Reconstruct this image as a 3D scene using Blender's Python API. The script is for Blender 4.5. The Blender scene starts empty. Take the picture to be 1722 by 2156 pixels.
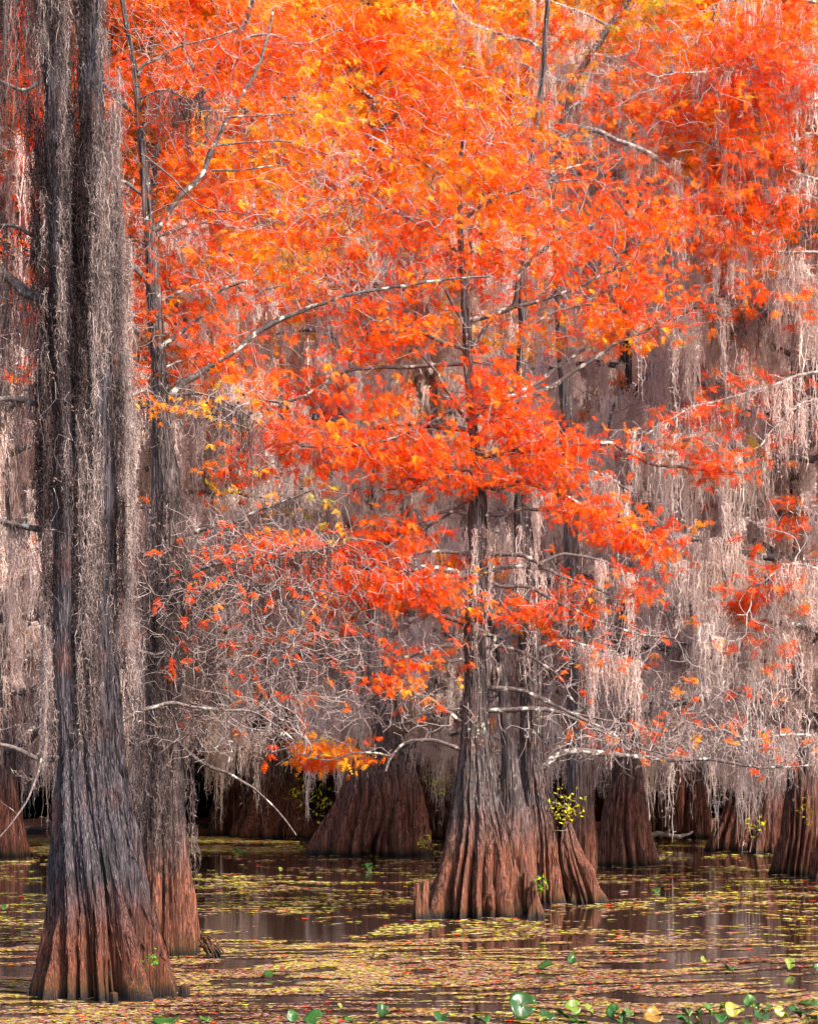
import bpy, math, random
import numpy as np
from math import radians, pi
SC = bpy.context.scene
COL = SC.collection
F, CX, YH, H = 4300.0, 861.0, 1620.0, 2.5       # focal length and horizon of the photo (1722 wide), eye height

# ------------------------------------------------------------------ helpers
def base_d(y): return F*H/(y-YH)
def P(x, y, d): return np.array([(x-CX)*d/F, d, H+(YH-y)*d/F])

_rs = np.random.RandomState(5)
_L = _rs.rand(64, 64, 64).astype(np.float32)
def vnoise(x, y, z):
    x, y, z = np.broadcast_arrays(np.asarray(x, float), np.asarray(y, float), np.asarray(z, float))
    xi = np.floor(x).astype(int); yi = np.floor(y).astype(int); zi = np.floor(z).astype(int)
    fx = x-xi; fy = y-yi; fz = z-zi
    fx = fx*fx*(3-2*fx); fy = fy*fy*(3-2*fy); fz = fz*fz*(3-2*fz)
    g = lambda a, b, c: _L[(xi+a) & 63, (yi+b) & 63, (zi+c) & 63]
    return (((g(0,0,0)*(1-fx)+g(1,0,0)*fx)*(1-fy)+(g(0,1,0)*(1-fx)+g(1,1,0)*fx)*fy)*(1-fz)
            + ((g(0,0,1)*(1-fx)+g(1,0,1)*fx)*(1-fy)+(g(0,1,1)*(1-fx)+g(1,1,1)*fx)*fy)*fz)

def tag(o, label=None, cat=None, group=None, kind=None):
    if label: o['label'] = label
    if cat: o['category'] = cat
    if group: o['group'] = group
    if kind: o['kind'] = kind
    return o
def empty(name, loc, label=None, cat=None, group=None):
    o = bpy.data.objects.new(name, None); COL.objects.link(o); o.location = loc
    return tag(o, label, cat, group)

class Geo:
    """collects batches of faces (all faces of a batch have the same number of corners)"""
    def __init__(s): s.v = []; s.f = []; s.t = []; s.n = 0
    def add(s, v, f, t=0.5):
        v = np.asarray(v, np.float32).reshape(-1, 3); f = np.asarray(f, np.int64)
        s.v.append(v); s.f.append(f+s.n); s.t.append(np.broadcast_to(np.asarray(t, np.float32), (len(v),)).copy()); s.n += len(v)
    def mesh(s, name, smooth=False):
        m = bpy.data.meshes.new(name)
        if not s.n: return m
        v = np.concatenate(s.v)
        m.vertices.add(len(v)); m.vertices.foreach_set('co', v.ravel())
        loops = np.concatenate([f.ravel() for f in s.f]); tot = np.concatenate([np.full(len(f), f.shape[1]) for f in s.f])
        m.loops.add(len(loops)); m.loops.foreach_set('vertex_index', loops.astype(np.int32))
        m.polygons.add(len(tot)); st = np.concatenate([[0], np.cumsum(tot)[:-1]])
        m.polygons.foreach_set('loop_start', st.astype(np.int32)); m.polygons.foreach_set('loop_total', tot.astype(np.int32))
        if smooth: m.polygons.foreach_set('use_smooth', np.ones(len(tot), bool))
        a = m.attributes.new('tint', 'FLOAT', 'POINT'); a.data.foreach_set('value', np.concatenate(s.t))
        m.update(calc_edges=True)
        return m
    def build(s, name, mat, parent=None, smooth=False, kind=None):
        m = s.mesh(name, smooth); m.materials.append(mat)
        o = bpy.data.objects.new(name, m); COL.objects.link(o)
        if parent: o.parent = parent
        if kind: o['kind'] = kind
        return o

def smoothpath(pts, step, rng=None, wob=0.0):
    """Catmull-Rom through pts (rows may carry a radius), resampled about every step metres, slightly crooked"""
    p = np.asarray(pts, float)
    q = np.vstack([2*p[0]-p[1], p, 2*p[-1]-p[-2]]); out = []
    for i in range(1, len(q)-2):
        n = max(1, int(np.linalg.norm(q[i+1][:3]-q[i][:3])/step))
        t = (np.arange(n)/n)[:, None]
        out.append(.5*(2*q[i]+(q[i+1]-q[i-1])*t+(2*q[i-1]-5*q[i]+4*q[i+1]-q[i+2])*t*t+(3*q[i]-q[i-1]-3*q[i+1]+q[i+2])*t**3))
    out.append(q[-2][None]); out = np.vstack(out)
    if wob and rng is not None:
        n = len(out); w = rng.normal(size=(n, 3)); w = np.cumsum(w, 0); w -= np.linspace(0, 1, n)[:, None]*w[-1]
        k = np.array([.25, .5, .25])
        for a in range(3): w[:, a] = np.convolve(np.pad(w[:, a], 1, 'edge'), k, 'valid')
        out[:, :3] += w*wob*step
    return out

def tube(geo, pts, rad, sides=8, rough=0.0, seed=0, tint=0.5):
    p = np.asarray(pts, float); n = len(p)
    if n < 2: return
    r = np.broadcast_to(np.asarray(rad, float), (n,))
    t = np.gradient(p, axis=0); t /= np.linalg.norm(t, axis=1, keepdims=True)+1e-9
    up = np.where(np.abs(t[:, 2:3]) > .8, np.array([[1., 0, 0]]), np.array([[0, 0, 1.]]))
    if np.abs(t[:, 2]).mean() > .6: up = np.broadcast_to(np.array([[1., 0, 0]]), t.shape)
    else: up = np.broadcast_to(np.array([[0, 0.05, 1.]]), t.shape)
    a = np.cross(t, up); a /= np.linalg.norm(a, axis=1, keepdims=True)+1e-9; b = np.cross(t, a)
    th = np.arange(sides)*2*pi/sides
    rr = r[:, None]*np.ones((1, sides))
    if rough:
        i = np.arange(n)[:, None]
        rr = rr*(1+rough*(vnoise(i*.35+seed, np.cos(th)[None]*2.2+seed*3, np.sin(th)[None]*2.2+7)-.5)*2+rough*.6*(vnoise(i*1.1+seed, np.cos(th)[None]*4+3, np.sin(th)[None]*4+7)-.5)*2)
    v = p[:, None]+a[:, None]*(np.cos(th)[None, :, None]*rr[..., None])+b[:, None]*(np.sin(th)[None, :, None]*rr[..., None])
    I = np.arange(n-1)[:, None]*sides; J = np.arange(sides)[None]; K = (J+1) % sides
    f = np.stack([I+J, I+K, I+sides+K, I+sides+J], -1).reshape(-1, 4)
    geo.add(v.reshape(-1, 3), f, tint)
    if sides > 4: geo.add(np.vstack([v[-1], v[-1].mean(0)[None]+t[-1]*r[-1]*.3]), np.stack([np.arange(sides), (np.arange(sides)+1) % sides, np.full(sides, sides)], -1), tint)

# ------------------------------------------------------------------ materials
def mat(name):
    m = bpy.data.materials.new(name); m.use_nodes = True; nt = m.node_tree; nt.nodes.clear()
    return m, nt, lambda typ, **kw: _node(nt, typ, kw)
def _node(nt, typ, kw):
    n = nt.nodes.new('ShaderNode'+typ)
    for k, v in kw.items():
        if k.startswith('i_'):
            key = k[2:]; n.inputs[int(key) if key.isdigit() else key.replace('_', ' ')].default_value = v
        else: setattr(n, k, v)
    return n
def ramp(nt, stops, mode='LINEAR'):
    r = nt.nodes.new('ShaderNodeValToRGB'); r.color_ramp.interpolation = mode
    el = r.color_ramp.elements
    while len(el) > 1: el.remove(el[-1])
    el[0].position = stops[0][0]; el[0].color = (*stops[0][1], 1)
    for p, c in stops[1:]:
        e = el.new(p); e.color = (*c, 1)
    return r
def mixc(nt, fac, a, b, blend='MIX'):
    m = nt.nodes.new('ShaderNodeMix'); m.data_type = 'RGBA'; m.blend_type = blend
    for s, i in ((fac, 0), (a, 6), (b, 7)):
        if hasattr(s, 'is_linked') or hasattr(s, 'links'): nt.links.new(s, m.inputs[i])
        elif i == 0: m.inputs[0].default_value = s
        else: m.inputs[i].default_value = (*s, 1)
    return m.outputs[2]
def mth(nt, op, a, b=None, c=None, clamp=False):
    m = nt.nodes.new('ShaderNodeMath'); m.operation = op; m.use_clamp = clamp
    for i, s in enumerate((a, b, c)):
        if s is None: continue
        if hasattr(s, 'links'): nt.links.new(s, m.inputs[i])
        else: m.inputs[i].default_value = s
    return m.outputs[0]

def bark_material(name, top_dark, top_light, low_dark, low_light, zmid=1.15, zsoft=.5, k=1.0, lichen=.0):
    m, nt, N = mat(name); L = nt.links.new
    tc = N('TexCoord'); mp = N('Mapping'); mp.inputs['Scale'].default_value = (24*k, 24*k, .5*k); L(tc.outputs['Object'], mp.inputs[0])
    n1 = N('TexNoise', i_Scale=1.0, i_Detail=7.0, i_Roughness=.62, i_Distortion=.35); L(mp.outputs[0], n1.inputs['Vector'])
    mp2 = N('Mapping'); mp2.inputs['Scale'].default_value = (55*k, 55*k, 3.2*k); L(tc.outputs['Object'], mp2.inputs[0])
    n2 = N('TexNoise', i_Scale=1.0, i_Detail=4.0, i_Roughness=.6); L(mp2.outputs[0], n2.inputs['Vector'])
    n3 = N('TexNoise', i_Scale=1.6, i_Detail=4.0); L(tc.outputs['Object'], n3.inputs['Vector'])
    dv = N('VectorMath', operation='MULTIPLY_ADD'); L(n2.outputs[1], dv.inputs[0]); dv.inputs[1].default_value = (1.1, 1.1, .9); L(mp.outputs[0], dv.inputs[2])
    mp5 = N('Mapping'); mp5.inputs['Scale'].default_value = (1.25, 1.25, 1.1); L(dv.outputs[0], mp5.inputs[0])
    vo = N('TexVoronoi', feature='DISTANCE_TO_EDGE', i_Scale=1.0); L(mp5.outputs[0], vo.inputs['Vector'])
    cr = N('MapRange', interpolation_type='SMOOTHSTEP'); cr.inputs[1].default_value = .01; cr.inputs[2].default_value = .2; L(vo.outputs[0], cr.inputs[0])
    ns = mth(nt, 'ADD', mth(nt, 'MULTIPLY', n1.outputs[0], .45), mth(nt, 'MULTIPLY', n2.outputs[0], .55))
    r0_ = ramp(nt, [(.38, (.04, .04, .04)), (.50, (.55, .55, .55)), (.62, (1, 1, 1))]); L(ns, r0_.inputs[0])
    s1 = mth(nt, 'MULTIPLY', mth(nt, 'ADD', mth(nt, 'MULTIPLY', cr.outputs[0], .7), .3), r0_.outputs[0])
    r1 = ramp(nt, [(.05, (0, 0, 0)), (.45, (.6, .6, .6)), (.95, (1, 1, 1))]); L(s1, r1.inputs[0])
    top = mixc(nt, r1.outputs[0], top_dark, top_light)
    low = mixc(nt, r1.outputs[0], low_dark, low_light)
    # patches of bare red-brown and of dark algae up the trunk
    rp = ramp(nt, [(.52, (0, 0, 0)), (.68, (1, 1, 1))]); L(n3.outputs[0], rp.inputs[0])
    top = mixc(nt, mth(nt, 'MULTIPLY', rp.outputs[0], .45), top, low)
    sx = N('SeparateXYZ'); L(tc.outputs['Object'], sx.inputs[0])
    zz = mth(nt, 'ADD', sx.outputs[2], mth(nt, 'MULTIPLY', mth(nt, 'SUBTRACT', n1.outputs[0], .5), .5))
    zz = mth(nt, 'ADD', zz, mth(nt, 'MULTIPLY', mth(nt, 'SUBTRACT', n3.outputs[0], .5), 1.3))
    mr = N('MapRange'); mr.inputs[1].default_value = zmid-zsoft; mr.inputs[2].default_value = zmid+zsoft; L(zz, mr.inputs[0])
    c = mixc(nt, mr.outputs[0], low, top)
    # black algae stain band just above the brown
    st = N('MapRange', interpolation_type='SMOOTHSTEP'); st.inputs[1].default_value = zmid+zsoft*1.6; st.inputs[2].default_value = zmid+zsoft*.4; L(zz, st.inputs[0])
    n4 = N('TexNoise', i_Scale=2.3, i_Detail=5.0); mp4 = N('Mapping'); mp4.inputs['Scale'].default_value = (2, 2, .5); L(tc.outputs['Object'], mp4.inputs[0]); L(mp4.outputs[0], n4.inputs['Vector'])
    r4 = ramp(nt, [(.48, (0, 0, 0)), (.62, (1, 1, 1))]); L(n4.outputs[0], r4.inputs[0])
    c = mixc(nt, mth(nt, 'MULTIPLY', mth(nt, 'MULTIPLY', r4.outputs[0], mth(nt, 'SUBTRACT', 1.0, mth(nt, 'ABSOLUTE', mth(nt, 'SUBTRACT', mth(nt, 'MULTIPLY', st.outputs[0], 2.0), 1.0)))), .85), c, (.012, .01, .012))
    # ochre water moss, then the wet line
    z2 = mth(nt, 'ADD', sx.outputs[2], mth(nt, 'MULTIPLY', mth(nt, 'SUBTRACT', n2.outputs[0], .5), .35))
    mo = N('MapRange'); mo.inputs[1].default_value = .32; mo.inputs[2].default_value = .08; L(z2, mo.inputs[0])
    c = mixc(nt, mth(nt, 'MULTIPLY', mo.outputs[0], .75), c, (.085, .042, .010))
    wt = N('MapRange'); wt.inputs[1].default_value = .16; wt.inputs[2].default_value = .02; L(z2, wt.inputs[0])
    c = mixc(nt, wt.outputs[0], c, (.012, .011, .012))
    if lichen:
        n5 = N('TexNoise', i_Scale=14.0, i_Detail=3.0); L(tc.outputs['Object'], n5.inputs['Vector'])
        n6 = N('TexNoise', i_Scale=1.1, i_Detail=2.0); L(tc.outputs['Object'], n6.inputs['Vector'])
        r5 = ramp(nt, [(1.0-lichen-.04, (0, 0, 0)), (1.0-lichen, (1, 1, 1))]); L(mth(nt, 'ADD', mth(nt, 'MULTIPLY', n5.outputs[0], .6), mth(nt, 'MULTIPLY', n6.outputs[0], .4)), r5.inputs[0])
        up = N('MapRange'); up.inputs[1].default_value = 1.8; up.inputs[2].default_value = 3.5; L(sx.outputs[2], up.inputs[0])
        c = mixc(nt, mth(nt, 'MULTIPLY', r5.outputs[0], up.outputs[0]), c, (.5, .5, .4))
    b = N('BsdfPrincipled', i_Roughness=.85); L(c, b.inputs['Base Color'])
    b.inputs['Specular IOR Level'].default_value = .3
    bp = N('Bump', i_Strength=.9, i_Distance=.03/k); L(s1, bp.inputs['Height']); L(bp.outputs[0], b.inputs['Normal'])
    o = N('OutputMaterial'); L(b.outputs[0], o.inputs[0])
    return m

def branch_material(name, dark, light, lichen_c=(.62, .6, .52), lich=.5):
    m, nt, N = mat(name); L = nt.links.new
    tc = N('TexCoord'); n1 = N('TexNoise', i_Scale=30.0, i_Detail=5.0, i_Roughness=.7); L(tc.outputs['Object'], n1.inputs['Vector'])
    n2 = N('TexNoise', i_Scale=7.0, i_Detail=4.0); L(tc.outputs['Object'], n2.inputs['Vector'])
    at = N('Attribute', attribute_name='tint')
    r = ramp(nt, [(.35, (0, 0, 0)), (.62, (1, 1, 1))]); L(n1.outputs[0], r.inputs[0])
    c = mixc(nt, r.outputs[0], dark, light)
    r2 = ramp(nt, [(lich, (0, 0, 0)), (lich+.06, (1, 1, 1))]); L(n2.outputs[0], r2.inputs[0])
    c = mixc(nt, mth(nt, 'MULTIPLY', r2.outputs[0], .8), c, lichen_c)
    # tint 0..1: old dark bark .. pale young twig
    c = mixc(nt, at.outputs['Fac'], c, mixc(nt, r.outputs[0], (.22, .15, .14), (.47, .36, .335)))
    b = N('BsdfPrincipled', i_Roughness=.8); L(c, b.inputs['Base Color'])
    bp = N('Bump', i_Strength=.8, i_Distance=.012); L(n1.outputs[0], bp.inputs['Height']); L(bp.outputs[0], b.inputs['Normal'])
    o = N('OutputMaterial'); L(b.outputs[0], o.inputs[0])
    return m

def leaf_material(name, stops, trans=.36):
    m, nt, N = mat(name); L = nt.links.new
    at = N('Attribute', attribute_name='tint'); oi = N('ObjectInfo')
    sh = mth(nt, 'ADD', at.outputs['Fac'], mth(nt, 'MULTIPLY', mth(nt, 'SUBTRACT', oi.outputs['Alpha'], 1.0), 1.0))
    r = ramp(nt, stops); L(sh, r.inputs[0])
    d = N('BsdfDiffuse'); t = N('BsdfTranslucent'); L(r.outputs[0], d.inputs[0]); L(r.outputs[0], t.inputs[0])
    mx = N('MixShader'); mx.inputs[0].default_value = trans; L(d.outputs[0], mx.inputs[1]); L(t.outputs[0], mx.inputs[2])
    o = N('OutputMaterial'); L(mx.outputs[0], o.inputs[0])
    return m

AUT = [(0.0, (.20, .06, .012)), (.20, (.50, .105, .013)), (.34, (.86, .065, .012)), (.50, (.93, .14, .014)), (.68, (.94, .28, .018)), (.84, (.92, .48, .03)), (1.0, (.5, .45, .05))]
M = {}
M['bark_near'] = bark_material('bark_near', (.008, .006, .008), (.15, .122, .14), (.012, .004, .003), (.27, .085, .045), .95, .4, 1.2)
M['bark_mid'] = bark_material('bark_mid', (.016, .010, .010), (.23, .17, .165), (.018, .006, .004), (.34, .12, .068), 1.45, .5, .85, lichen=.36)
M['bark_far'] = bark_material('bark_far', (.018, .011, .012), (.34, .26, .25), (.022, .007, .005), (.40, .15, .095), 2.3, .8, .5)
M['limb'] = branch_material('limb', (.015, .009, .008), (.17, .12, .11), lich=.57)
M['limb_pale'] = branch_material('limb_pale', (.05, .035, .032), (.36, .29, .27), lich=.52)
M['leaf'] = leaf_material('leaf', AUT)
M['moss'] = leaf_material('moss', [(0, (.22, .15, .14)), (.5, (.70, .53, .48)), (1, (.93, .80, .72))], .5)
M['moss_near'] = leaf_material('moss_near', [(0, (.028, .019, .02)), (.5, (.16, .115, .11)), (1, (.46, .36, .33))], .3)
M['green'] = leaf_material('green', [(0, (.02, .09, .01)), (.5, (.08, .3, .02)), (1, (.75, .62, .03))], .35)
M['shade_green'] = leaf_material('shade_green', [(0, (.006, .01, .004)), (.6, (.02, .035, .008)), (1, (.08, .05, .01))], .2)  # undergrowth leaves, coloured near black to stand in for shade inside the wood
m, nt, N = mat('cone'); b = N('BsdfPrincipled', i_Roughness=.7); b.inputs['Base Color'].default_value = (.09, .045, .03, 1); o = N('OutputMaterial'); nt.links.new(b.outputs[0], o.inputs[0]); M['cone'] = m

# ------------------------------------------------------------------ foliage, moss and twig growth
def leaf_template(seed, feathers=5, pairs=4, flen=.11, nlen=.032, nw=.011, spread=1.0):
    """a sprig: feathers fanned around +X, each a rachis with pairs of needle blades"""
    r = np.random.RandomState(seed); V = []; Fc = []
    for k in range(feathers):
        a = (k-(feathers-1)/2)/max(1, feathers-1)*1.9*spread+r.normal()*.15; e = r.normal()*.35
        dr = np.array([math.cos(a)*math.cos(e), math.sin(a)*math.cos(e), math.sin(e)]); ln = flen*r.uniform(.7, 1.15)
        sd = np.cross(dr, [0, 0, 1]); sd /= np.linalg.norm(sd); up = np.cross(sd, dr); rl = r.uniform(-.8, .8)
        sd = sd*math.cos(rl)+up*math.sin(rl)
        o = dr*.02
        for j in range(pairs):
            t = (j+.6)/pairs; sz = nlen*(1.1-.75*t*t)
            for s in (-1, 1):
                b0 = o+dr*ln*t; tip = b0+sd*s*sz+dr*sz*.55
                i = len(V); V += [b0-dr*nw*.5, b0+dr*nw*.6, tip]; Fc.append((i, i+1, i+2))
        i = len(V); V += [o-sd*nw*.25, o+dr*ln*1.15, o+sd*nw*.25]; Fc.append((i, i+1, i+2))
    return np.array(V), np.array(Fc)

def scatter(geo, tmpl, pos, dirs, scale, tint, rng):
    """copies of a template, its +X turned to dirs, random roll"""
    V, Fc = tmpl; n = len(pos)
    if not n: return
    x = dirs/(np.linalg.norm(dirs, axis=1, keepdims=True)+1e-9)
    h = rng.normal(size=(n, 3))*.55+np.array([0, 0, 1.]); y = np.cross(h, x); y /= np.linalg.norm(y, axis=1, keepdims=True)+1e-9
    z = np.cross(x, y); R = np.stack([x, y, z], -1)*np.asarray(scale).reshape(-1, 1, 1)
    v = np.einsum('nij,vj->nvi', R, V)+pos[:, None]
    f = (np.arange(n)*len(V))[:, None, None]+Fc[None]
    geo.add(v.reshape(-1, 3), f.reshape(-1, Fc.shape[1]), np.repeat(np.clip(tint, 0, 1), len(V)))

def moss(geo, anchors, lengths, k=6, width=.012, spread=.06, seg=.09, curls=6, tint=.5, tvar=.16, seed=0, curl=.07, fall=None):
    """strands of hanging moss: each a crooked tapering ribbon with short curled side strands"""
    rng = np.random.RandomState(seed); A = np.repeat(np.asarray(anchors, float), k, 0); Ln = np.repeat(np.asarray(lengths, float), k)
    n = len(A)
    if not n: return
    T = np.broadcast_to(np.asarray(tint, float), (len(anchors),)); T = np.repeat(T, k)+rng.normal(size=n)*tvar
    Ln = Ln*rng.beta(1.6, 1.6, n)*1.15+.05
    ph = np.abs(rng.normal(size=(n, 2)))*0+rng.normal(size=(n, 2))*spread
    for q in range(3):                                            # three length classes keep segments short
        sel = [Ln < .45, (Ln >= .45) & (Ln < 1.1), Ln >= 1.1][q]; m_ = int(sel.sum())
        if not m_: continue
        S = max(3, int([.4, .85, max(1.4, float(Ln[sel].mean()))][q]/seg)); a = A[sel]; l = Ln[sel]
        st = rng.normal(size=(m_, S+1, 2)); st = np.cumsum(st, 1)*.16*seg; st -= st[:, :1]
        jit = rng.normal(size=(m_, S+1, 2))*.13*seg
        c = np.zeros((m_, S+1, 3)); t = np.linspace(0, 1, S+1)
        c[..., :2] = a[:, None, :2]+(ph[sel])[:, None]*(1-.35*t)[None, :, None]+st+jit
        c[..., 2] = a[:, None, 2]+rng.uniform(-.03, .05, m_)[:, None]-l[:, None]*t[None]
        az = rng.uniform(0, pi, (m_, 1))+np.cumsum(rng.normal(size=(m_, S+1))*.5, 1)
        w = width*(.55+.6*rng.rand(m_, 1))*(1.0-.6*t[None]**2)*(1+.5*rng.normal(size=(m_, S+1)).clip(-1, 1))
        o = np.stack([np.cos(az)*w, np.sin(az)*w, np.zeros_like(az)], -1)*.5
        v = np.stack([c-o, c+o], 2)
        I = (np.arange(m_)*(S+1)*2)[:, None]+(np.arange(S)*2)[None]
        f = np.stack([I, I+1, I+3, I+2], -1).reshape(-1, 4)
        geo.add(v.reshape(-1, 3), f, np.repeat(T[sel].clip(0, 1), (S+1)*2))
        nc = max(1, int(curls*[.5, 1, 2][q])); idx = rng.randint(0, S, (m_, nc))
        b0 = c[np.arange(m_)[:, None], idx].reshape(-1, 3); M_ = len(b0); aa = rng.uniform(0, 2*pi, M_); el = rng.uniform(-1.2, .9, M_)
        d0 = np.stack([np.cos(aa)*np.cos(el), np.sin(aa)*np.cos(el), np.sin(el)], -1)
        d1 = d0*.5+rng.normal(size=(M_, 3))*.45+np.array([0, 0, -.5]); s = curl*rng.uniform(.5, 1.3, (M_, 1))
        p1 = b0+d0*s*.55; p2 = p1+d1*s*.6; wv = np.stack([-np.sin(aa), np.cos(aa), rng.normal(size=M_)*.6], -1)*width*.33
        v = np.stack([b0-wv, b0+wv, p1-wv, p1+wv, p2], 1)
        I = np.arange(M_)*5
        tt = np.repeat(np.repeat(T[sel].clip(0, 1), nc)+.06, 5)
        geo.add(v.reshape(-1, 3), np.stack([I, I+1, I+3, I+2], -1), tt)
        i0 = geo.n-M_*5; geo.f.append(np.stack([I+2, I+3, I+4], -1)+i0)

class Grow:
    """joins attractor points to a growing skeleton by short crooked twigs (balanced spanning tree)"""
    def __init__(s, rng, cap=60000):
        s.p = np.zeros((cap, 3)); s.pl = np.zeros(cap); s.par = -np.ones(cap, int); s.n = 0; s.rng = rng; s.root = []
    def seed(s, pts, pl0=0.0):
        k = len(pts); s.p[s.n:s.n+k] = pts; s.pl[s.n:s.n+k] = pl0; s.par[s.n:s.n+k] = -1; s.n += k
    def grow(s, att, bf=.35, step=.14, wob=.22, maxlen=3.0):
        att = np.asarray(att); rng = s.rng
        if not len(att): return np.zeros(0, int)
        base = s.p[:s.n].copy(); dmin = np.array([((base-a)**2).sum(1).min() for a in att])
        order = np.argsort(dmin+rng.rand(len(att))*.3); ends = np.full(len(att), -1); n0 = s.n
        for ai in order:
            a = att[ai]; n = s.n
            if n > len(s.p)-60: break
            d = s.p[:n]-a; dist = np.sqrt((d*d).sum(1)); j = int(np.argmin(dist+bf*s.pl[:n])); L = dist[j]
            if L > maxlen: continue
            if L < .03: ends[ai] = j; continue
            k = max(1, int(round(L/step))); t = np.arange(1, k+1)/k; b = s.p[j]
            g = s.par[j]; td = (b-s.p[g]) if g >= 0 else (a-b)*.5+rng.normal(size=3)*.1*L
            td = td/(np.linalg.norm(td)+1e-9)*L*.28
            c = b+td*.6+(a-b)*.2
            pts = ((1-t)**2)[:, None]*b+(2*t*(1-t))[:, None]*c+(t*t)[:, None]*a
            pts[:-1] += rng.normal(size=(k-1, 3))*wob*step*.5
            q = np.arange(n, n+k); s.p[q] = pts; s.par[q] = np.concatenate([[j], q[:-1]])
            s.pl[q] = s.pl[j]+L*t; s.n += k; ends[ai] = n+k-1
        return ends
    def twigs(s, geo, r0=.0035, ex=.42, rmax=.03, sides=3, tint=.7, mask=None):
        n = s.n; cnt = np.zeros(n); par = s.par[:n]
        for i in range(n-1, -1, -1):
            cnt[i] += 1 if cnt[i] == 0 else 0
            if par[i] >= 0: cnt[par[i]] += cnt[i]
        r = np.minimum(r0*cnt**ex, rmax)
        e = np.where(par >= 0)[0]
        a = s.p[par[e]]; b = s.p[e]; ra = np.minimum(r[par[e]], r[e]*1.25); rb = r[e]
        t = b-a; t /= np.linalg.norm(t, axis=1, keepdims=True)+1e-9
        u = np.cross(t, [.31, .17, .93]); u /= np.linalg.norm(u, axis=1, keepdims=True)+1e-9; w = np.cross(t, u)
        th = np.arange(sides)*2*pi/sides; ring = u[:, None]*np.cos(th)[None, :, None]+w[:, None]*np.sin(th)[None, :, None]
        v = np.stack([a[:, None]+ring*ra[:, None, None], b[:, None]+ring*rb[:, None, None]], 1)
        I = (np.arange(len(e))*2*sides)[:, None]; J = np.arange(sides)[None]; K = (J+1) % sides
        f = np.stack([I+J, I+K, I+sides+K, I+sides+J], -1).reshape(-1, 4)
        tn = np.clip(tint-(rb-.004)*14, 0, 1)
        geo.add(v.reshape(-1, 3), f, np.repeat(tn, 2*sides))
        return r

def ellipsoid(rng, n, c, rad):
    p = rng.normal(size=(n, 3))*.56; l = np.linalg.norm(p, axis=1, keepdims=True); p *= np.minimum(1, 1.7/l)
    return p*np.asarray(rad)+np.asarray(c)

# ------------------------------------------------------------------ trunks
def trunk_geo(prof, seed=0, lobes=20, A0=.2, zfl=1.3, th=150, dz=.05, bark=.012, kz=1.0, rag=0.0, barkk=1.0, squash=None):
    """prof rows: z, x, y, radius (local). Fluted buttresses at the foot, furrowed bark above."""
    pr = np.array(sorted(prof, key=lambda r: r[0]), float); z = np.arange(pr[0, 0], pr[-1, 0]+dz, dz)
    def itp(c):
        v = np.interp(z, pr[:, 0], pr[:, c]); k = max(1, int(.25/dz))
        return np.convolve(np.pad(v, k, 'edge'), np.ones(2*k+1)/(2*k+1), 'valid')
    X, Y, R = itp(1), itp(2), itp(3)
    R = np.maximum(R, .012)
    a = np.arange(th)*2*pi/th; ca, sa = np.cos(a)[None], np.sin(a)[None]; Z = z[:, None]
    zz = np.maximum(Z, 0); fl = np.exp(-zz/zfl)
    warp = (vnoise(ca*1.6+seed, sa*1.6+seed*2, zz*.22)-.5)*2.6+(vnoise(ca*3+seed, sa*3+9, zz*.9)-.5)*.5
    def ridge(nl, o):
        u = a[None]*nl/(2*pi)+warp+o; return np.abs(np.sin(pi*u))
    r1 = ridge(lobes//2, .3)**.55; r2 = ridge(lobes, .1)**.6
    amp = A0*1.75*fl+.095
    r3 = np.abs(np.sin(pi*(a[None]*int(lobes*.8)/(2*pi)+warp*.35+(vnoise(ca*2.3+5, sa*2.3+seed, zz*.5)-.5)*1.1+.4)))**.5
    big = vnoise(ca*1.3+seed+20, sa*1.3+4, zz*.3)
    R2 = R[:, None]*(1-amp*(1-r1)*.85-amp*.45*(1-r2)-amp*.65*(1-r3)-amp*.35*big*(fl+.3))
    # bulging toes at the water line
    toe = vnoise(ca*5+seed, sa*5+seed, zz*2.5); R2 = R2+R[:, None]*.05*(toe-.5)*np.exp(-zz/.4)
    rb = np.maximum(R[:, None], .12)
    bx, by = ca*rb*11*barkk, sa*rb*11*barkk
    n = vnoise(bx+seed, by+3, zz*1.5*kz+(bx+by)*.05); n = 1-np.abs(n*2-1)*1.5; n2 = vnoise(bx*2.1+11, by*2.1, zz*4.5*kz)
    n3 = vnoise(bx*.45, by*.45, zz*.5+30)
    R2 = R2+bark*1.5*(n-.4)+bark*1.2*(n2-.5)+bark*2.6*(n3-.5)
    if rag:                                                        # broken, knobby top
        R2 = R2*(1+rag*(vnoise(ca*1.5+seed, sa*1.5, zz*3)-.5))
    sq = 1.0 if not squash else 1-(1-squash[2])*np.clip((Z-squash[0])/(squash[1]-squash[0]), 0, 1)
    v = np.stack([X[:, None]+ca*R2, Y[:, None]+sa*R2*sq, np.broadcast_to(Z, R2.shape)+(0 if not rag else 0)], -1)
    nz = len(z); I = np.arange(nz-1)[:, None]*th; J = np.arange(th)[None]; K = (J+1) % th
    f = np.stack([I+J, I+K, I+th+K, I+th+J], -1).reshape(-1, 4)
    g = Geo(); g.add(v.reshape(-1, 3), f, .3); g.grid = v
    top = v[-1]; g.add(np.vstack([top, top.mean(0)[None]+[0, 0, R[-1]*.5]]), np.stack([np.arange(th), (np.arange(th)+1) % th, np.full(th, th)], -1), .3)
    return g

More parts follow.
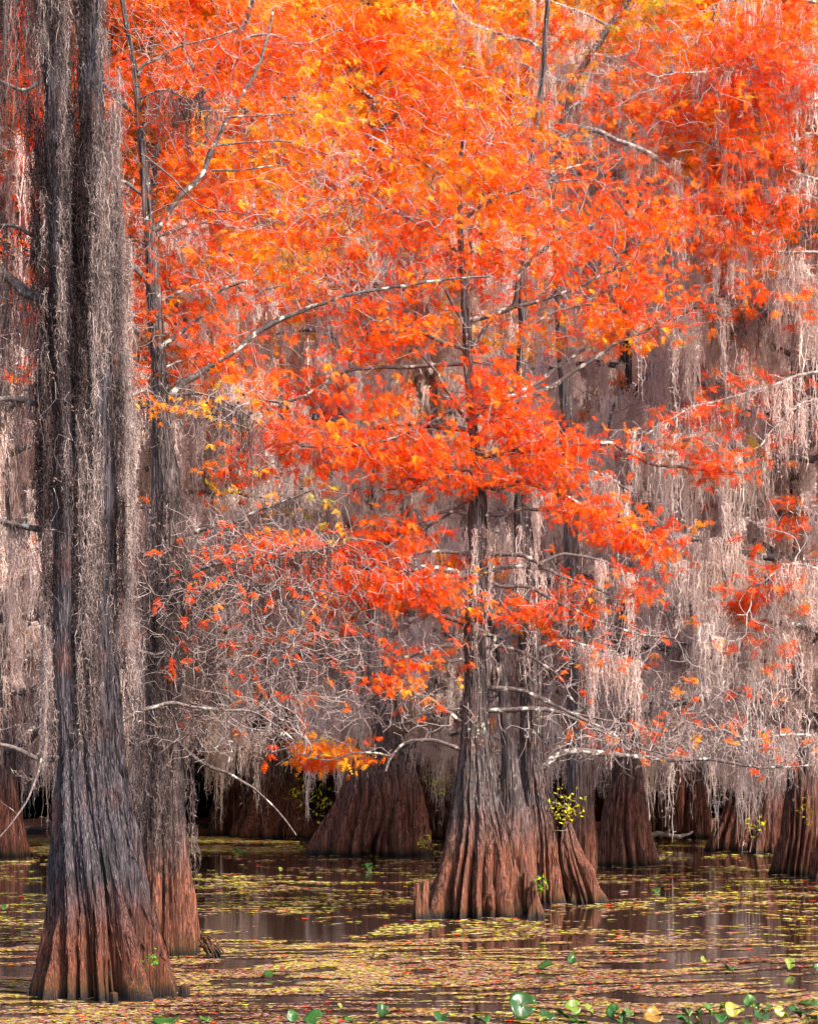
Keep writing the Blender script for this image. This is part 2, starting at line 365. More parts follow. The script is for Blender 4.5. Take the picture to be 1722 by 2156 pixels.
def bark_strips(grid, root, m, n, zlo, zhi, wid=.014, seed=0, L=(.10, .42)):
    """long loose fibres of bark lifting a little off the trunk"""
    rng = np.random.RandomState(seed); nz, th = grid.shape[:2]; z = grid[:, 0, 2]; dz = z[1]-z[0]; c = grid.mean(1)
    i0 = rng.randint(max(1, int((zlo-z[0])/dz)), int((min(zhi, z[-1]-.5)-z[0])/dz), n); j = rng.randint(0, th, n); ln = rng.uniform(*L, n); S = 5
    V = []
    for k in range(S+1):
        t = k/S; ii = np.clip(i0+(ln*t/dz).astype(int), 0, nz-1); p = grid[ii, j]; o = p-c[ii]; o[:, 2] = 0; o /= np.linalg.norm(o, axis=1, keepdims=True)+1e-6
        tg = np.stack([-o[:, 1], o[:, 0], 0*o[:, 0]], -1); lift = (.004+.022*(2*t-1)**2*rng.rand(n))[:, None] if k in (0, S) else .006
        w = (wid*(.5+rng.rand(n)*.8)*(1-.75*abs(2*t-1)**2))[:, None]; sl_ = ((rng.rand(n)-.5)*.02)[:, None]*0
        dr = (np.sin(i0*7.3)*.03*t)[:, None]*tg; V += [p+o*lift+tg*w*.5+dr, p+o*(lift+.004)-tg*w*.5+dr]
    V = np.stack(V, 1); I = (np.arange(n)*(2*S+2))[:, None]+(np.arange(S)*2)[None]
    g = Geo(); g.add(V.reshape(-1, 3), np.stack([I, I+1, I+3, I+2], -1).reshape(-1, 4), .3); g.build('bark_strips', m, root, False, 'stuff')

def sil(rows, d, org):
    """rows (y, xl, xr) in the photo -> local profile"""
    out = []
    for y, xl, xr in rows:
        p = P((xl+xr)/2, y, d); zq = p[2]-org[2]; out.append((zq, p[0]-org[0], p[1]-org[1], (xr-xl)/2*d/F*(1+.15*math.exp(-max(zq, 0)/1.0))))
    lo = min(out, key=lambda r: r[0])
    out.append((-.35, lo[1], lo[2], lo[3]*1.06)); 
    if lo[0] > 0: out.append((0, lo[1], lo[2], lo[3]*1.02))
    return out

def limbs_px(rows, d, org, rng, depth=None):
    """rows: (list of (x,y), r0 px, r1 px, depth gain) -> local smooth paths with radii"""
    out = []
    for row in rows:
        pts, r0, r1 = row[:3]; dz = row[3] if len(row) > 3 else rng.uniform(-1, 1)*1.1
        n = len(pts); L = sum(math.dist(pts[i], pts[i+1]) for i in range(n-1))*d/F; acc = 0; pp = []
        for i, (x, y) in enumerate(pts):
            if i: acc += math.dist(pts[i-1], pts[i])*d/F
            t = acc/L; dd = d+dz*L*.45*t; q = P(x, y, dd)-org; pp.append((*q, .8*(r0+(r1-r0)*t**.8)*dd/F))
        sp = smoothpath(pp, .07, rng, .10); out.append(sp)
    return out

# ------------------------------------------------------------------ dressing a tree that is traced limb by limb
SPRIG = leaf_template(1); SPRIG_B = leaf_template(2, feathers=4, pairs=4, flen=.14, nlen=.04, nw=.014)
SPRIG_FAR = leaf_template(3, feathers=5, pairs=3, flen=.24, nlen=.075, nw=.03, spread=1.1)

def dress(root, d, org, paths, clusters, seed, axis, leaf=SPRIG, lscale=1.0, per=3, r0=.0035, tint=.72, limb_mat='limb', bf=.3, step=.13, maxlen=2.6, rmax=.022, dens=.8):
    """branches (one mesh each), twigs and crown of one tree; returns the twig ends and their leafiness"""
    rng = np.random.RandomState(seed); G = Grow(rng)
    for i, p in enumerate(paths):
        g = Geo(); tube(g, p[:, :3], p[:, 3], 9, .32, seed+i*3.1, 0.0 if p[0, 3] > .03 else .12); g.build('branch', M[limb_mat], root, True)
        G.seed(p[:, :3])
    if axis is not None and len(axis): G.seed(axis, .6)
    A, LP, TN = [], [], []
    for c in clusters:
        x, y, rx, ry, n, tn, dz, rd, lp = c
        dd = d+dz; A.append(ellipsoid(rng, n, P(x, y, dd)-org, (rx*dd/F, rd, ry*dd/F))); LP += [lp]*n; TN += [tn]*n
    A = np.vstack(A); LP = np.array(LP); TN = np.array(TN)
    ends = G.grow(A, bf, step, .09, maxlen); ok = ends >= 0
    g = Geo(); G.twigs(g, r0=r0, rmax=rmax, tint=tint); g.build('twigs', M[limb_mat], root, False, 'stuff')
    e = ends[ok]; par = G.par[e]; pd = G.p[e]-G.p[np.where(par >= 0, par, e)]; lp = LP[ok]; tn = TN[ok]
    keep = rng.rand(len(e)) < np.where(lp > .3, lp*dens, lp)
    # leaves sit on the end and along the last bit of each twig
    pos = np.repeat(G.p[e[keep]], per, 0); dr = np.repeat(pd[keep], per, 0); dr /= np.linalg.norm(dr, axis=1, keepdims=True)+1e-6
    k = len(pos)
    if k:
        dr = dr+rng.normal(size=(k, 3))*.55*np.array([1, 1, .5])+np.array([0, 0, -.18]); pos = pos+rng.normal(size=(k, 3))*.075*lscale*np.array([1, 1, .6])
        w = org+pos; nz = vnoise(w[:, 0]*.9+5, w[:, 1]*.9, w[:, 2]*1.3)-.5; nz2 = vnoise(w[:, 0]*3, w[:, 1]*3, w[:, 2]*3+9)-.5
        px_ = CX+w[:, 0]*F/w[:, 1]; tt = np.repeat(tn[keep], per)+.03-.30*np.clip((430-px_)/260, 0, 1)-.07*np.clip((px_-1450)/250, 0, 1)+nz*.5+nz2*.3+rng.normal(size=k)*.10
        g = Geo(); scatter(g, leaf, pos, dr, lscale*rng.uniform(.7, 1.25, k), tt, rng); g.build('crown', M['leaf'], root)
    return G, e, keep

def cones(root, pts, rng, r=.016):
    g = Geo(); ph = (1+5**.5)/2
    V = np.array([(-1, ph, 0), (1, ph, 0), (-1, -ph, 0), (1, -ph, 0), (0, -1, ph), (0, 1, ph), (0, -1, -ph), (0, 1, -ph), (ph, 0, -1), (ph, 0, 1), (-ph, 0, -1), (-ph, 0, 1)])/1.9
    Fc = np.array([(0,11,5),(0,5,1),(0,1,7),(0,7,10),(0,10,11),(1,5,9),(5,11,4),(11,10,2),(10,7,6),(7,1,8),(3,9,4),(3,4,2),(3,2,6),(3,6,8),(3,8,9),(4,9,5),(2,4,11),(6,2,10),(8,6,7),(9,8,1)])
    P_ = []
    for p in pts:
        for _ in range(rng.randint(1, 4)): P_.append(p+rng.normal(size=3)*.022+[0, 0, -.02])
    P_ = np.array(P_); scatter(g, (V, Fc), P_, rng.normal(size=P_.shape), r*rng.uniform(.8, 1.25, len(P_)), np.full(len(P_), .5), rng)
    g.build('cones', M['cone'], root, True, 'stuff')

def moss_obj(name, org, anchors, lengths, label, group=None, mat_='moss', **kw):
    g = Geo(); moss(g, anchors, lengths, **kw); o = g.build(name, M[mat_]); o.location = org
    return tag(o, label, 'moss', group)

def along(paths, every, rng, t0=.1, t1=1.0, p=1.0):
    out = []
    for q in paths:
        n = len(q); s = max(1, int(every/.07))
        for i in range(int(n*t0), int(n*t1), s):
            if rng.rand() < p: out.append(q[i, :3])
    return np.array(out) if out else np.zeros((0, 3))

rng = np.random.RandomState(11)

# ================================================================== big cypress at the near left
d1 = base_d(2113)+.95; O1 = np.array([(228-CX)*d1/F, d1, 0.0])
T1 = empty('cypress_tree', O1, 'huge shaggy double-stemmed cypress with fluted grey base at the near left, wrapped in moss', 'tree')
base1 = sil([(2113, 42, 414), (2095, 50, 400), (2059, 58, 388), (2006, 69, 367), (1926, 92, 340), (1820, 101, 313), (1714, 109, 288), (1607, 114, 267), (1520, 112, 262), (1448, 110, 256), (1400, 116, 250), (1340, 128, 238), (1250, 142, 222), (1150, 160, 200)], d1, O1)
tg_ = trunk_geo(base1, 3, 22, .26, 1.7, 300, .016, .014, squash=(1.8, 3.3, .42)); tg_.build('trunk', M['bark_near'], T1, True); bark_strips(tg_.grid, T1, M['bark_near'], 2600, .35, 3.6, .013, 1)
sl = sil([(1560, 118, 190), (1448, 113, 172), (1300, 113, 163), (1100, 114, 162), (900, 112, 160), (700, 108, 160), (450, 100, 157), (250, 95, 152), (0, 88, 138), (-480, 84, 128)], d1-.05, O1)
sl = [r for r in sl if r[0] > .05]; _b = min(sl); sl += [(_b[0]-.5, _b[1]*.8, .04, _b[3]*.85), (_b[0]-1.2, _b[1]*.5, .12, .05)]
sr = sil([(1560, 170, 262), (1448, 165, 254), (1300, 168, 248), (1100, 172, 246), (900, 174, 243), (700, 172, 238), (500, 171, 232), (300, 168, 222), (100, 165, 216), (-480, 165, 210)], d1+.05, O1)
sr = [r for r in sr if r[0] > .05]; _b = min(sr); sr += [(_b[0]-.5, _b[1]*.8, .04, _b[3]*.85), (_b[0]-1.2, _b[1]*.5, .12, .05)]
for s_, sd in ((sl, 8), (sr, 14)):
    tg_ = trunk_geo(s_, sd, 10, .02, 2, 130, .018, .016, 1.2); tg_.build('stem', M['bark_near'], T1, True); bark_strips(tg_.grid, T1, M['bark_near'], 900, 2.6, 11, .012, sd)
rows1 = [([(150, 1597), (90, 1600), (60, 1588), (0, 1570), (-60, 1580)], 7, 4, -.2), ([(140, 640), (75, 625), (40, 600), (0, 570), (-60, 540)], 15, 12, .3),
         ([(130, 862), (70, 852), (25, 842), (-50, 846)], 9, 7, .2), ([(130, 1118), (75, 1112), (20, 1100), (-50, 1085)], 8, 7, .4),
         ([(200, 1540), (240, 1530), (297, 1501), (361, 1481), (420, 1489), (478, 1496), (531, 1496), (575, 1520), (620, 1560)], 7, 2, .35),
         ([(120, 1500), (100, 1540), (85, 1600), (50, 1690), (0, 1762)], 3.5, 2, -.5),
         ([(110, -40), (70, -60), (20, -40), (-60, -30)], 14, 9, -.3), ([(130, 200), (90, 170), (40, 190), (-40, 150)], 7, 4, -.4),
         ([(120, 520), (80, 500), (30, 470), (-40, 480)], 6, 4, .4), ([(200, -60), (270, -90), (330, -60), (420, -110)], 7, 3, -.5)]
p1 = limbs_px(rows1, d1, O1, rng)
cl1 = [(420, 1500, 130, 30, 40, .3, 0, .5, 0), (560, 1560, 90, 60, 80, .3, .3, .5, .0), (40, 1640, 40, 60, 14, .3, 0, .4, 0), (20, 520, 60, 60, 60, .3, .2, .4, 0), (130, 900, 60, 300, 25, .3, -.6, .1, 0)]
G1, e1, k1 = dress(T1, d1, O1, p1, cl1, 21, None, maxlen=1.6, tint=.12, r0=.0026)
cones(T1, [G1.p[i] for i in rng.choice(e1, 60)], rng)
# moss hugging the two stems, and the curtains that hang left of them
def stem_anchors(prof, n, ztop, zbot, rng, a0=0, a1=2*pi, off=.02):
    pr = np.array(sorted(prof)); z = rng.uniform(zbot, ztop, n); a = rng.uniform(a0, a1, n)
    R = np.interp(z, pr[:, 0], pr[:, 3])+rng.uniform(0, off*2.5, n)
    return np.stack([np.interp(z, pr[:, 0], pr[:, 1])+np.cos(a)*R, np.interp(z, pr[:, 0], pr[:, 2])+np.sin(a)*R, z], -1)
A = [stem_anchors(sl, 300, 12.7, 3.0, rng, pi*.85, pi*1.3, .08), stem_anchors(sl, 120, 12.7, 5.5, rng, pi*1.3, pi*1.7), stem_anchors(sl, 200, 12.7, 2.6, rng, pi*1.75, pi*2.0, .06),
     stem_anchors(sr, 330, 12.7, 2.8, rng, pi*1.05, pi*1.62, .04), stem_anchors(sr, 110, 12.7, 4.0, rng, pi*1.62, pi*1.85, .02), stem_anchors(sr, 160, 12.7, 7.5, rng, -.25*pi, .1*pi, .07), stem_anchors(sr, 260, 8.4, 2.6, rng, -.25*pi, .1*pi, .085)]
A = np.vstack(A); nz = vnoise(A[:, 0]*9+3, A[:, 1]*2, A[:, 2]*.45+3); keep = nz+rng.rand(len(A))*.2 > .54; A = A[keep]
mid = np.stack([rng.uniform(-.52, -.30, 130), rng.uniform(-.05, .1, 130), rng.uniform(3.2, 13.2, 130)], -1)
A = np.vstack([A, mid[vnoise(mid[:, 0]*5, 0, mid[:, 2]*.5) > .35], stem_anchors(sl, 70, 13.4, 10.6, rng, pi*.8, pi*1.9, .06), stem_anchors(sr, 80, 13.4, 10.6, rng, pi*1.0, pi*2.1, .06)])
nzk = (vnoise(A[:, 0]*16, A[:, 1]*3, A[:, 2]*.35)-.5)*2.2+.28
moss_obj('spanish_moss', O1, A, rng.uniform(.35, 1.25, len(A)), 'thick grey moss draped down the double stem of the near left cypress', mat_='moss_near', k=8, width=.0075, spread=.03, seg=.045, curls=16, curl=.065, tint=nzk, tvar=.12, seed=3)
ctl = []
for q, zt in ((p1[6], 1), (p1[1], 1), (p1[2], .6), (p1[3], .4), (p1[7], .6), (p1[8], .5)):
    for i in range(6, len(q), 1):
        for _ in range(3 if q is p1[6] else 1): ctl.append((q[i, 0], q[i, 1]+rng.normal()*(.22 if q is p1[6] else .05), q[i, 2]-.02, zt))
ctl = np.array(ctl); nzc = vnoise(ctl[:, 0]*4.5, ctl[:, 2]*2, 3)
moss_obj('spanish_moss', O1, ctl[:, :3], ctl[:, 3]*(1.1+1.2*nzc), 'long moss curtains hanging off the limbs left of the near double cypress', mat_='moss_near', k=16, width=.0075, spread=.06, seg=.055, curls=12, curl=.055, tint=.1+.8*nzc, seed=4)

# ================================================================== slender cypress right behind it
d2 = base_d(2019)+.55; O2 = np.array([(340-CX)*d2/F, d2, 0.0])
T2 = empty('cypress_tree', O2, 'slim cypress with forking lichen-spotted trunk just behind the huge near left one', 'tree')
b2 = sil([(2019, 247, 434), (1990, 255, 427), (1953, 262, 420), (1900, 272, 411), (1820, 285, 399), (1714, 292, 390), (1607, 292, 387), (1500, 300, 384), (1350, 312, 386), (1200, 326, 390), (1142, 333, 391), (972, 327, 370), (901, 325, 358), (777, 322, 353), (708, 316, 343), (584, 307, 336), (460, 302, 326), (354, 295, 312), (248, 287, 301), (150, 277, 290), (60, 262, 273), (-120, 235, 243)], d2, O2)
tg_ = trunk_geo(b2, 31, 22, .22, 1.1, 180, .025, .013, 1.0); tg_.build('trunk', M['bark_mid'], T2, True); bark_strips(tg_.grid, T2, M['bark_mid'], 900, .6, 9, .014, 2)
rows2 = [([(322, 480), (335, 468), (352, 445), (385, 405), (415, 378), (428, 362), (440, 328), (465, 272), (500, 215), (530, 165), (560, 95), (575, 20)], 9, 3.5, .2),
         ([(302, 262), (290, 247), (262, 222), (225, 185), (190, 150)], 8, 5, .3), ([(303, 412), (290, 404), (262, 385), (228, 370), (190, 362)], 6, 4, -.3),
         ([(320, 600), (308, 585), (285, 560), (250, 530), (210, 500)], 9, 6, -.3), ([(328, 742), (318, 730), (290, 700), (255, 665), (210, 640)], 8, 6, .3),
         ([(338, 735), (350, 722), (380, 700), (420, 668), (445, 640), (470, 608), (520, 590)], 7, 3, -.3),
         ([(290, 160), (300, 140), (330, 125), (380, 100), (430, 85), (500, 60)], 5, 2, .2),
         ([(445, 358), (500, 356), (550, 352), (605, 345)], 3.2, 1.5, -.1), ([(452, 308), (530, 295), (610, 298), (690, 325)], 3.5, 1.5, .2), ([(480, 247), (540, 243), (612, 240)], 3.2, 1.5, .4),
         ([(342, 850), (380, 820), (440, 780), (500, 742), (545, 705), (600, 672), (660, 645), (730, 625), (800, 610), (890, 595), (970, 584), (1030, 582)], 10, 2.5, .15),
         ([(345, 836), (310, 826), (270, 842), (235, 868)], 5, 3, -.4), ([(345, 836), (400, 828), (455, 836), (510, 862), (560, 905)], 4, 1.6, -.4),
         ([(380, 1128), (404, 1121), (440, 1108), (496, 1096), (540, 1076), (600, 1056), (660, 1030)], 6, 2.5, -.2),
         ([(340, 1520), (345, 1533), (393, 1576), (441, 1608), (478, 1624), (520, 1650), (558, 1682), (595, 1719), (624, 1759)], 6, 1.6, -.4), ([(478, 1623), (489, 1575), (512, 1546)], 4, 2.2, -.4),
         ([(300, 355), (262, 300), (240, 240), (250, 170)], 3, 1.5, -.5), ([(312, 330), (360, 370), (420, 430), (520, 452)], 2.5, 1.2, -.6), ([(292, 210), (350, 190), (420, 215), (470, 205)], 3, 1.2, -.5),
         ([(360, 1160), (330, 1200), (290, 1210), (250, 1180)], 3.5, 2, -.4), ([(370, 1220), (420, 1200), (520, 1175), (640, 1165), (720, 1150)], 5, 2, -.5), ([(365, 1290), (430, 1250), (540, 1230), (650, 1240)], 4, 1.5, -.6),
         ([(360, 1400), (420, 1370), (520, 1350), (600, 1365)], 4, 1.5, -.3)]
p2 = limbs_px(rows2, d2, O2, rng)
ax2 = np.array([P((a+b)/2, y, d2)-O2 for y, a, b in ((1450, 300, 384), (1300, 318, 388), (1150, 333, 391), (1000, 328, 372), (850, 323, 356), (700, 316, 343), (550, 305, 333), (400, 298, 318), (250, 287, 301))])
cl2 = [(450, 130, 190, 110, 420, .40, 0, 1.2, .16), (600, 260, 130, 90, 260, .45, .2, .9, .12), (420, 300, 150, 80, 200, .5, 0, 1, .12), (330, 90, 90, 90, 160, .3, 0, .8, .2), (280, 330, 60, 120, 120, .2, 0, .6, .4), (300, 520, 60, 90, 110, .25, 0, .7, .4),
       (480, 590, 80, 40, 220, .5, -.2, .8, .05), (600, 620, 160, 40, 150, .4, .1, .6, .1), (800, 585, 180, 40, 260, .4, .3, .7, .1), (440, 870, 150, 60, 300, .75, -.6, .8, .05), (300, 850, 60, 30, 90, .8, -.4, .5, .1),
       (540, 1160, 210, 70, 1000, .4, -.6, 1, .04), (500, 1270, 220, 70, 1200, .4, -.8, 1, .02), (500, 1390, 200, 80, 1100, .4, -.4, 1, .015), (480, 1500, 160, 60, 500, .4, -.3, .8, .01), (600, 1060, 130, 50, 200, .7, .2, .7, .06), (330, 700, 100, 60, 120, .3, 0, .8, .35), (420, 760, 90, 50, 150, .35, .2, .6, .4),
       (430, 1560, 130, 40, 170, .4, -.5, .7, .0)]
G2, e2, k2 = dress(T2, d2, O2, p2, cl2, 33, ax2, tint=.62, r0=.0027, bf=.28, maxlen=2.8)
cones(T2, [G2.p[i] for i in rng.choice(e2, 300)], rng, .02)
A = np.vstack([stem_anchors(b2, 130, 6.3, 3.0, rng, -pi, 0, .05), stem_anchors(b2, 110, 3.2, 1.6, rng, -pi, 0, .05)])
A2 = along(p2[11:14]+p2[18:22]+p2[19:20], .10, rng, .1, .95, .7)
A = A[vnoise(A[:, 0]*6, A[:, 1]*2, A[:, 2]*.5) > .45]; AA = np.vstack([A, A2, A2+[0, .15, 0]]); nzk = vnoise(AA[:, 0]*8, AA[:, 1]*4, AA[:, 2]*.5)
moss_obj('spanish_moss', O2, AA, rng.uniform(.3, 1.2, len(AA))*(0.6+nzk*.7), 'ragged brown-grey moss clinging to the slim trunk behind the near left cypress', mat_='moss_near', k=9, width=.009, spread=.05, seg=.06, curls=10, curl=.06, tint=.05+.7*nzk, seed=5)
# torn root that lies beside its foot
g = Geo()
for i in range(26):
    x0 = rng.uniform(418, 440); a = P(x0, 1985+rng.uniform(-14, 10), d2-.2)-O2; q = P(x0+rng.uniform(12, 40), 2006+rng.uniform(0, 14), d2-.35+rng.uniform(-.25, .2))-O2; q[2] = rng.uniform(-.03, .08)
    tube(g, smoothpath([a, (a+q)/2+[0, 0, .05], q], .04, rng, .2), .011, 5, .3, i, 0)
g.build('root', M['bark_mid'], T2, True)

# ================================================================== the red cypress in the middle
d3 = base_d(1938)+1.05; O3 = np.array([(1006-CX)*d3/F, d3, 0.0])
T3 = empty('cypress_tree', O3, 'central cypress with the brightest red-orange feathery crown and fluted brown base', 'tree')
b3 = sil([(1938, 880, 1140), (1920, 884, 1134), (1893, 893, 1120), (1840, 912, 1099), (1787, 929, 1086), (1733, 945, 1072), (1680, 950, 1055), (1600, 964, 1042), (1581, 968, 1036), (1520, 974, 1030), (1448, 979, 1027), (1326, 976, 1018), (1220, 990, 1026), (1113, 986, 1024), (1025, 992, 1022), (950, 990, 1012), (880, 985, 1003), (800, 979, 998), (700, 973, 992), (600, 970, 984), (500, 963, 974), (380, 962, 971), (260, 974, 980), (200, 980, 984)], d3, O3)
tg_ = trunk_geo(b3, 47, 24, .28, 1.3, 260, .022, .015); tg_.build('trunk', M['bark_mid'], T3, True); bark_strips(tg_.grid, T3, M['bark_mid'], 2400, .7, 7, .02, 3, (.15, .6))
s3 = sil([(1900, 1040, 1130), (1787, 1040, 1124), (1733, 1052, 1116), (1680, 1056, 1106), (1600, 1056, 1092), (1520, 1050, 1080), (1448, 1046, 1070), (1360, 1038, 1056), (1300, 1026, 1040), (1240, 1010, 1022)], d3+.45, O3)
trunk_geo(s3, 53, 14, .15, 1.0, 120, .03, .014).build('stem', M['bark_mid'], T3, True)
rows3 = [([(984, 690), (990, 676), (1029, 669), (1058, 659), (1084, 644), (1090, 612), (1093, 581), (1112, 555), (1135, 531), (1180, 500)], 6.5, 3, -.2), ([(1080, 646), (1110, 640), (1143, 630), (1220, 600), (1290, 570)], 5, 2, .1),
         ([(980, 690), (973, 673), (951, 644), (934, 609), (905, 560)], 6, 2.5, -.3), ([(986, 745), (990, 733), (1012, 705), (1030, 675)], 6, 4.5, -.3), ([(985, 745), (976, 733), (934, 722), (905, 708), (870, 690), (820, 668)], 6, 2.5, -.4),
         ([(978, 610), (990, 585), (997, 549), (990, 496), (1010, 430)], 5, 2.5, .3), ([(970, 540), (930, 500), (890, 480), (820, 440), (760, 420)], 4, 1.8, .3), ([(968, 470), (1040, 420), (1110, 400), (1190, 380)], 4, 1.6, .2),
         ([(990, 765), (960, 764), (876, 767), (796, 770), (746, 774), (700, 791), (665, 812), (633, 834), (597, 846), (560, 843)], 5.5, 2.5, -.25),
         ([(992, 900), (990, 887), (965, 866), (955, 844), (937, 820), (923, 790), (890, 750)], 6, 3, -.5), ([(996, 908), (965, 901), (880, 894), (788, 901)], 5.5, 5, .3),
         ([(1000, 1010), (983, 990), (923, 1014), (873, 1028), (800, 1030)], 4, 2, -.4), ([(1005, 995), (1029, 972), (1072, 954), (1130, 930), (1200, 925)], 4, 2, -.3), ([(1000, 1090), (987, 1085), (937, 1078), (888, 1099), (850, 1105)], 4.5, 3.5, -.2),
         ([(1010, 1090), (1026, 1085), (1065, 1083), (1100, 1071), (1132, 1074)], 4.5, 4, -.2), ([(1000, 1172), (969, 1163), (887, 1163), (834, 1191), (780, 1215)], 4.5, 3, -.3),
         ([(1008, 1208), (976, 1209), (923, 1198), (859, 1198), (781, 1195), (700, 1185), (600, 1190), (500, 1180)], 9, 2.5, -.25), ([(1008, 1214), (994, 1209), (960, 1214), (923, 1215), (870, 1218)], 8, 4, -.6),
         ([(1012, 1212), (1022, 1206), (1058, 1195), (1143, 1195), (1200, 1215), (1240, 1228), (1285, 1252)], 7, 2.5, -.3), ([(1022, 1172), (1036, 1166), (1100, 1170), (1143, 1191)], 6, 4, -.5),
         ([(996, 1325), (976, 1315), (934, 1301), (888, 1305), (817, 1343), (760, 1379)], 6, 4, -.3), ([(996, 1362), (980, 1358), (916, 1365), (852, 1386), (806, 1393)], 5, 3.5, -.2), ([(996, 1394), (980, 1390), (909, 1397), (852, 1432), (825, 1455)], 4.5, 3, -.4),
         ([(1020, 1338), (1040, 1340), (1031, 1375), (1047, 1421), (1044, 1450)], 5, 2.5, -.5), ([(1022, 1362), (1043, 1361), (1086, 1368), (1143, 1397), (1180, 1430), (1210, 1480)], 5, 2.5, -.4),
         ([(990, 1525), (966, 1517), (935, 1496), (876, 1459), (807, 1459), (770, 1480)], 5.5, 3, -.3), ([(990, 1500), (966, 1496), (913, 1501), (860, 1520), (807, 1533)], 4.5, 3, .1),
         ([(990, 1582), (972, 1578), (913, 1557), (860, 1560), (828, 1590), (812, 1625)], 5.5, 2.5, -.35), ([(1010, 1500), (1030, 1498), (1090, 1496), (1152, 1498), (1232, 1528), (1338, 1572)], 6.5, 2.5, -.3),
         ([(1015, 1452), (1030, 1450), (1094, 1453), (1136, 1469), (1189, 1496), (1264, 1528), (1338, 1575), (1400, 1590)], 6, 2, -.2), ([(1010, 1020), (1050, 1030), (1112, 1018), (1183, 1043), (1229, 1071), (1282, 1096), (1331, 1106), (1400, 1130)], 6, 2.5, -.2),
         ([(1000, 880), (1060, 850), (1112, 830), (1158, 816), (1211, 781), (1254, 752), (1300, 724), (1370, 690)], 8, 3, .25), ([(995, 860), (1060, 840), (1115, 815), (1176, 770), (1230, 735)], 7, 3.5, .5),
         ([(1010, 960), (1080, 955), (1165, 947), (1254, 935), (1289, 936), (1338, 961), (1377, 979), (1466, 988), (1572, 997)], 6.5, 2.2, -.15), ([(1022, 1220), (1060, 1235), (1110, 1235), (1160, 1260), (1240, 1300), (1330, 1330), (1420, 1345)], 5, 2, -.3),
         ([(828, 1592), (760, 1582), (690, 1600), (630, 1588)], 3, 1.5, -.1), ([(968, 400), (900, 350), (850, 320)], 3, 1.5, .2), ([(966, 360), (1030, 300), (1080, 260)], 3, 1.5, -.2), ([(990, 830), (930, 880), (850, 920), (740, 940), (620, 940)], 4, 2, -.4), ([(1004, 1040), (940, 1090), (850, 1130), (720, 1150), (600, 1150)], 4, 2, .2)]
p3 = limbs_px(rows3, d3, O3, rng)
for q in p3: q[:, 3] *= 1.2
ax3 = np.array([P((a+b)/2, y, d3)-O3 for y, a, b in ((1300, 980, 1020), (1150, 988, 1025), (1000, 990, 1020), (900, 986, 1004), (800, 979, 998), (700, 973, 992), (600, 970, 984), (500, 963, 974), (420, 962, 971), (340, 966, 974), (260, 974, 980))])
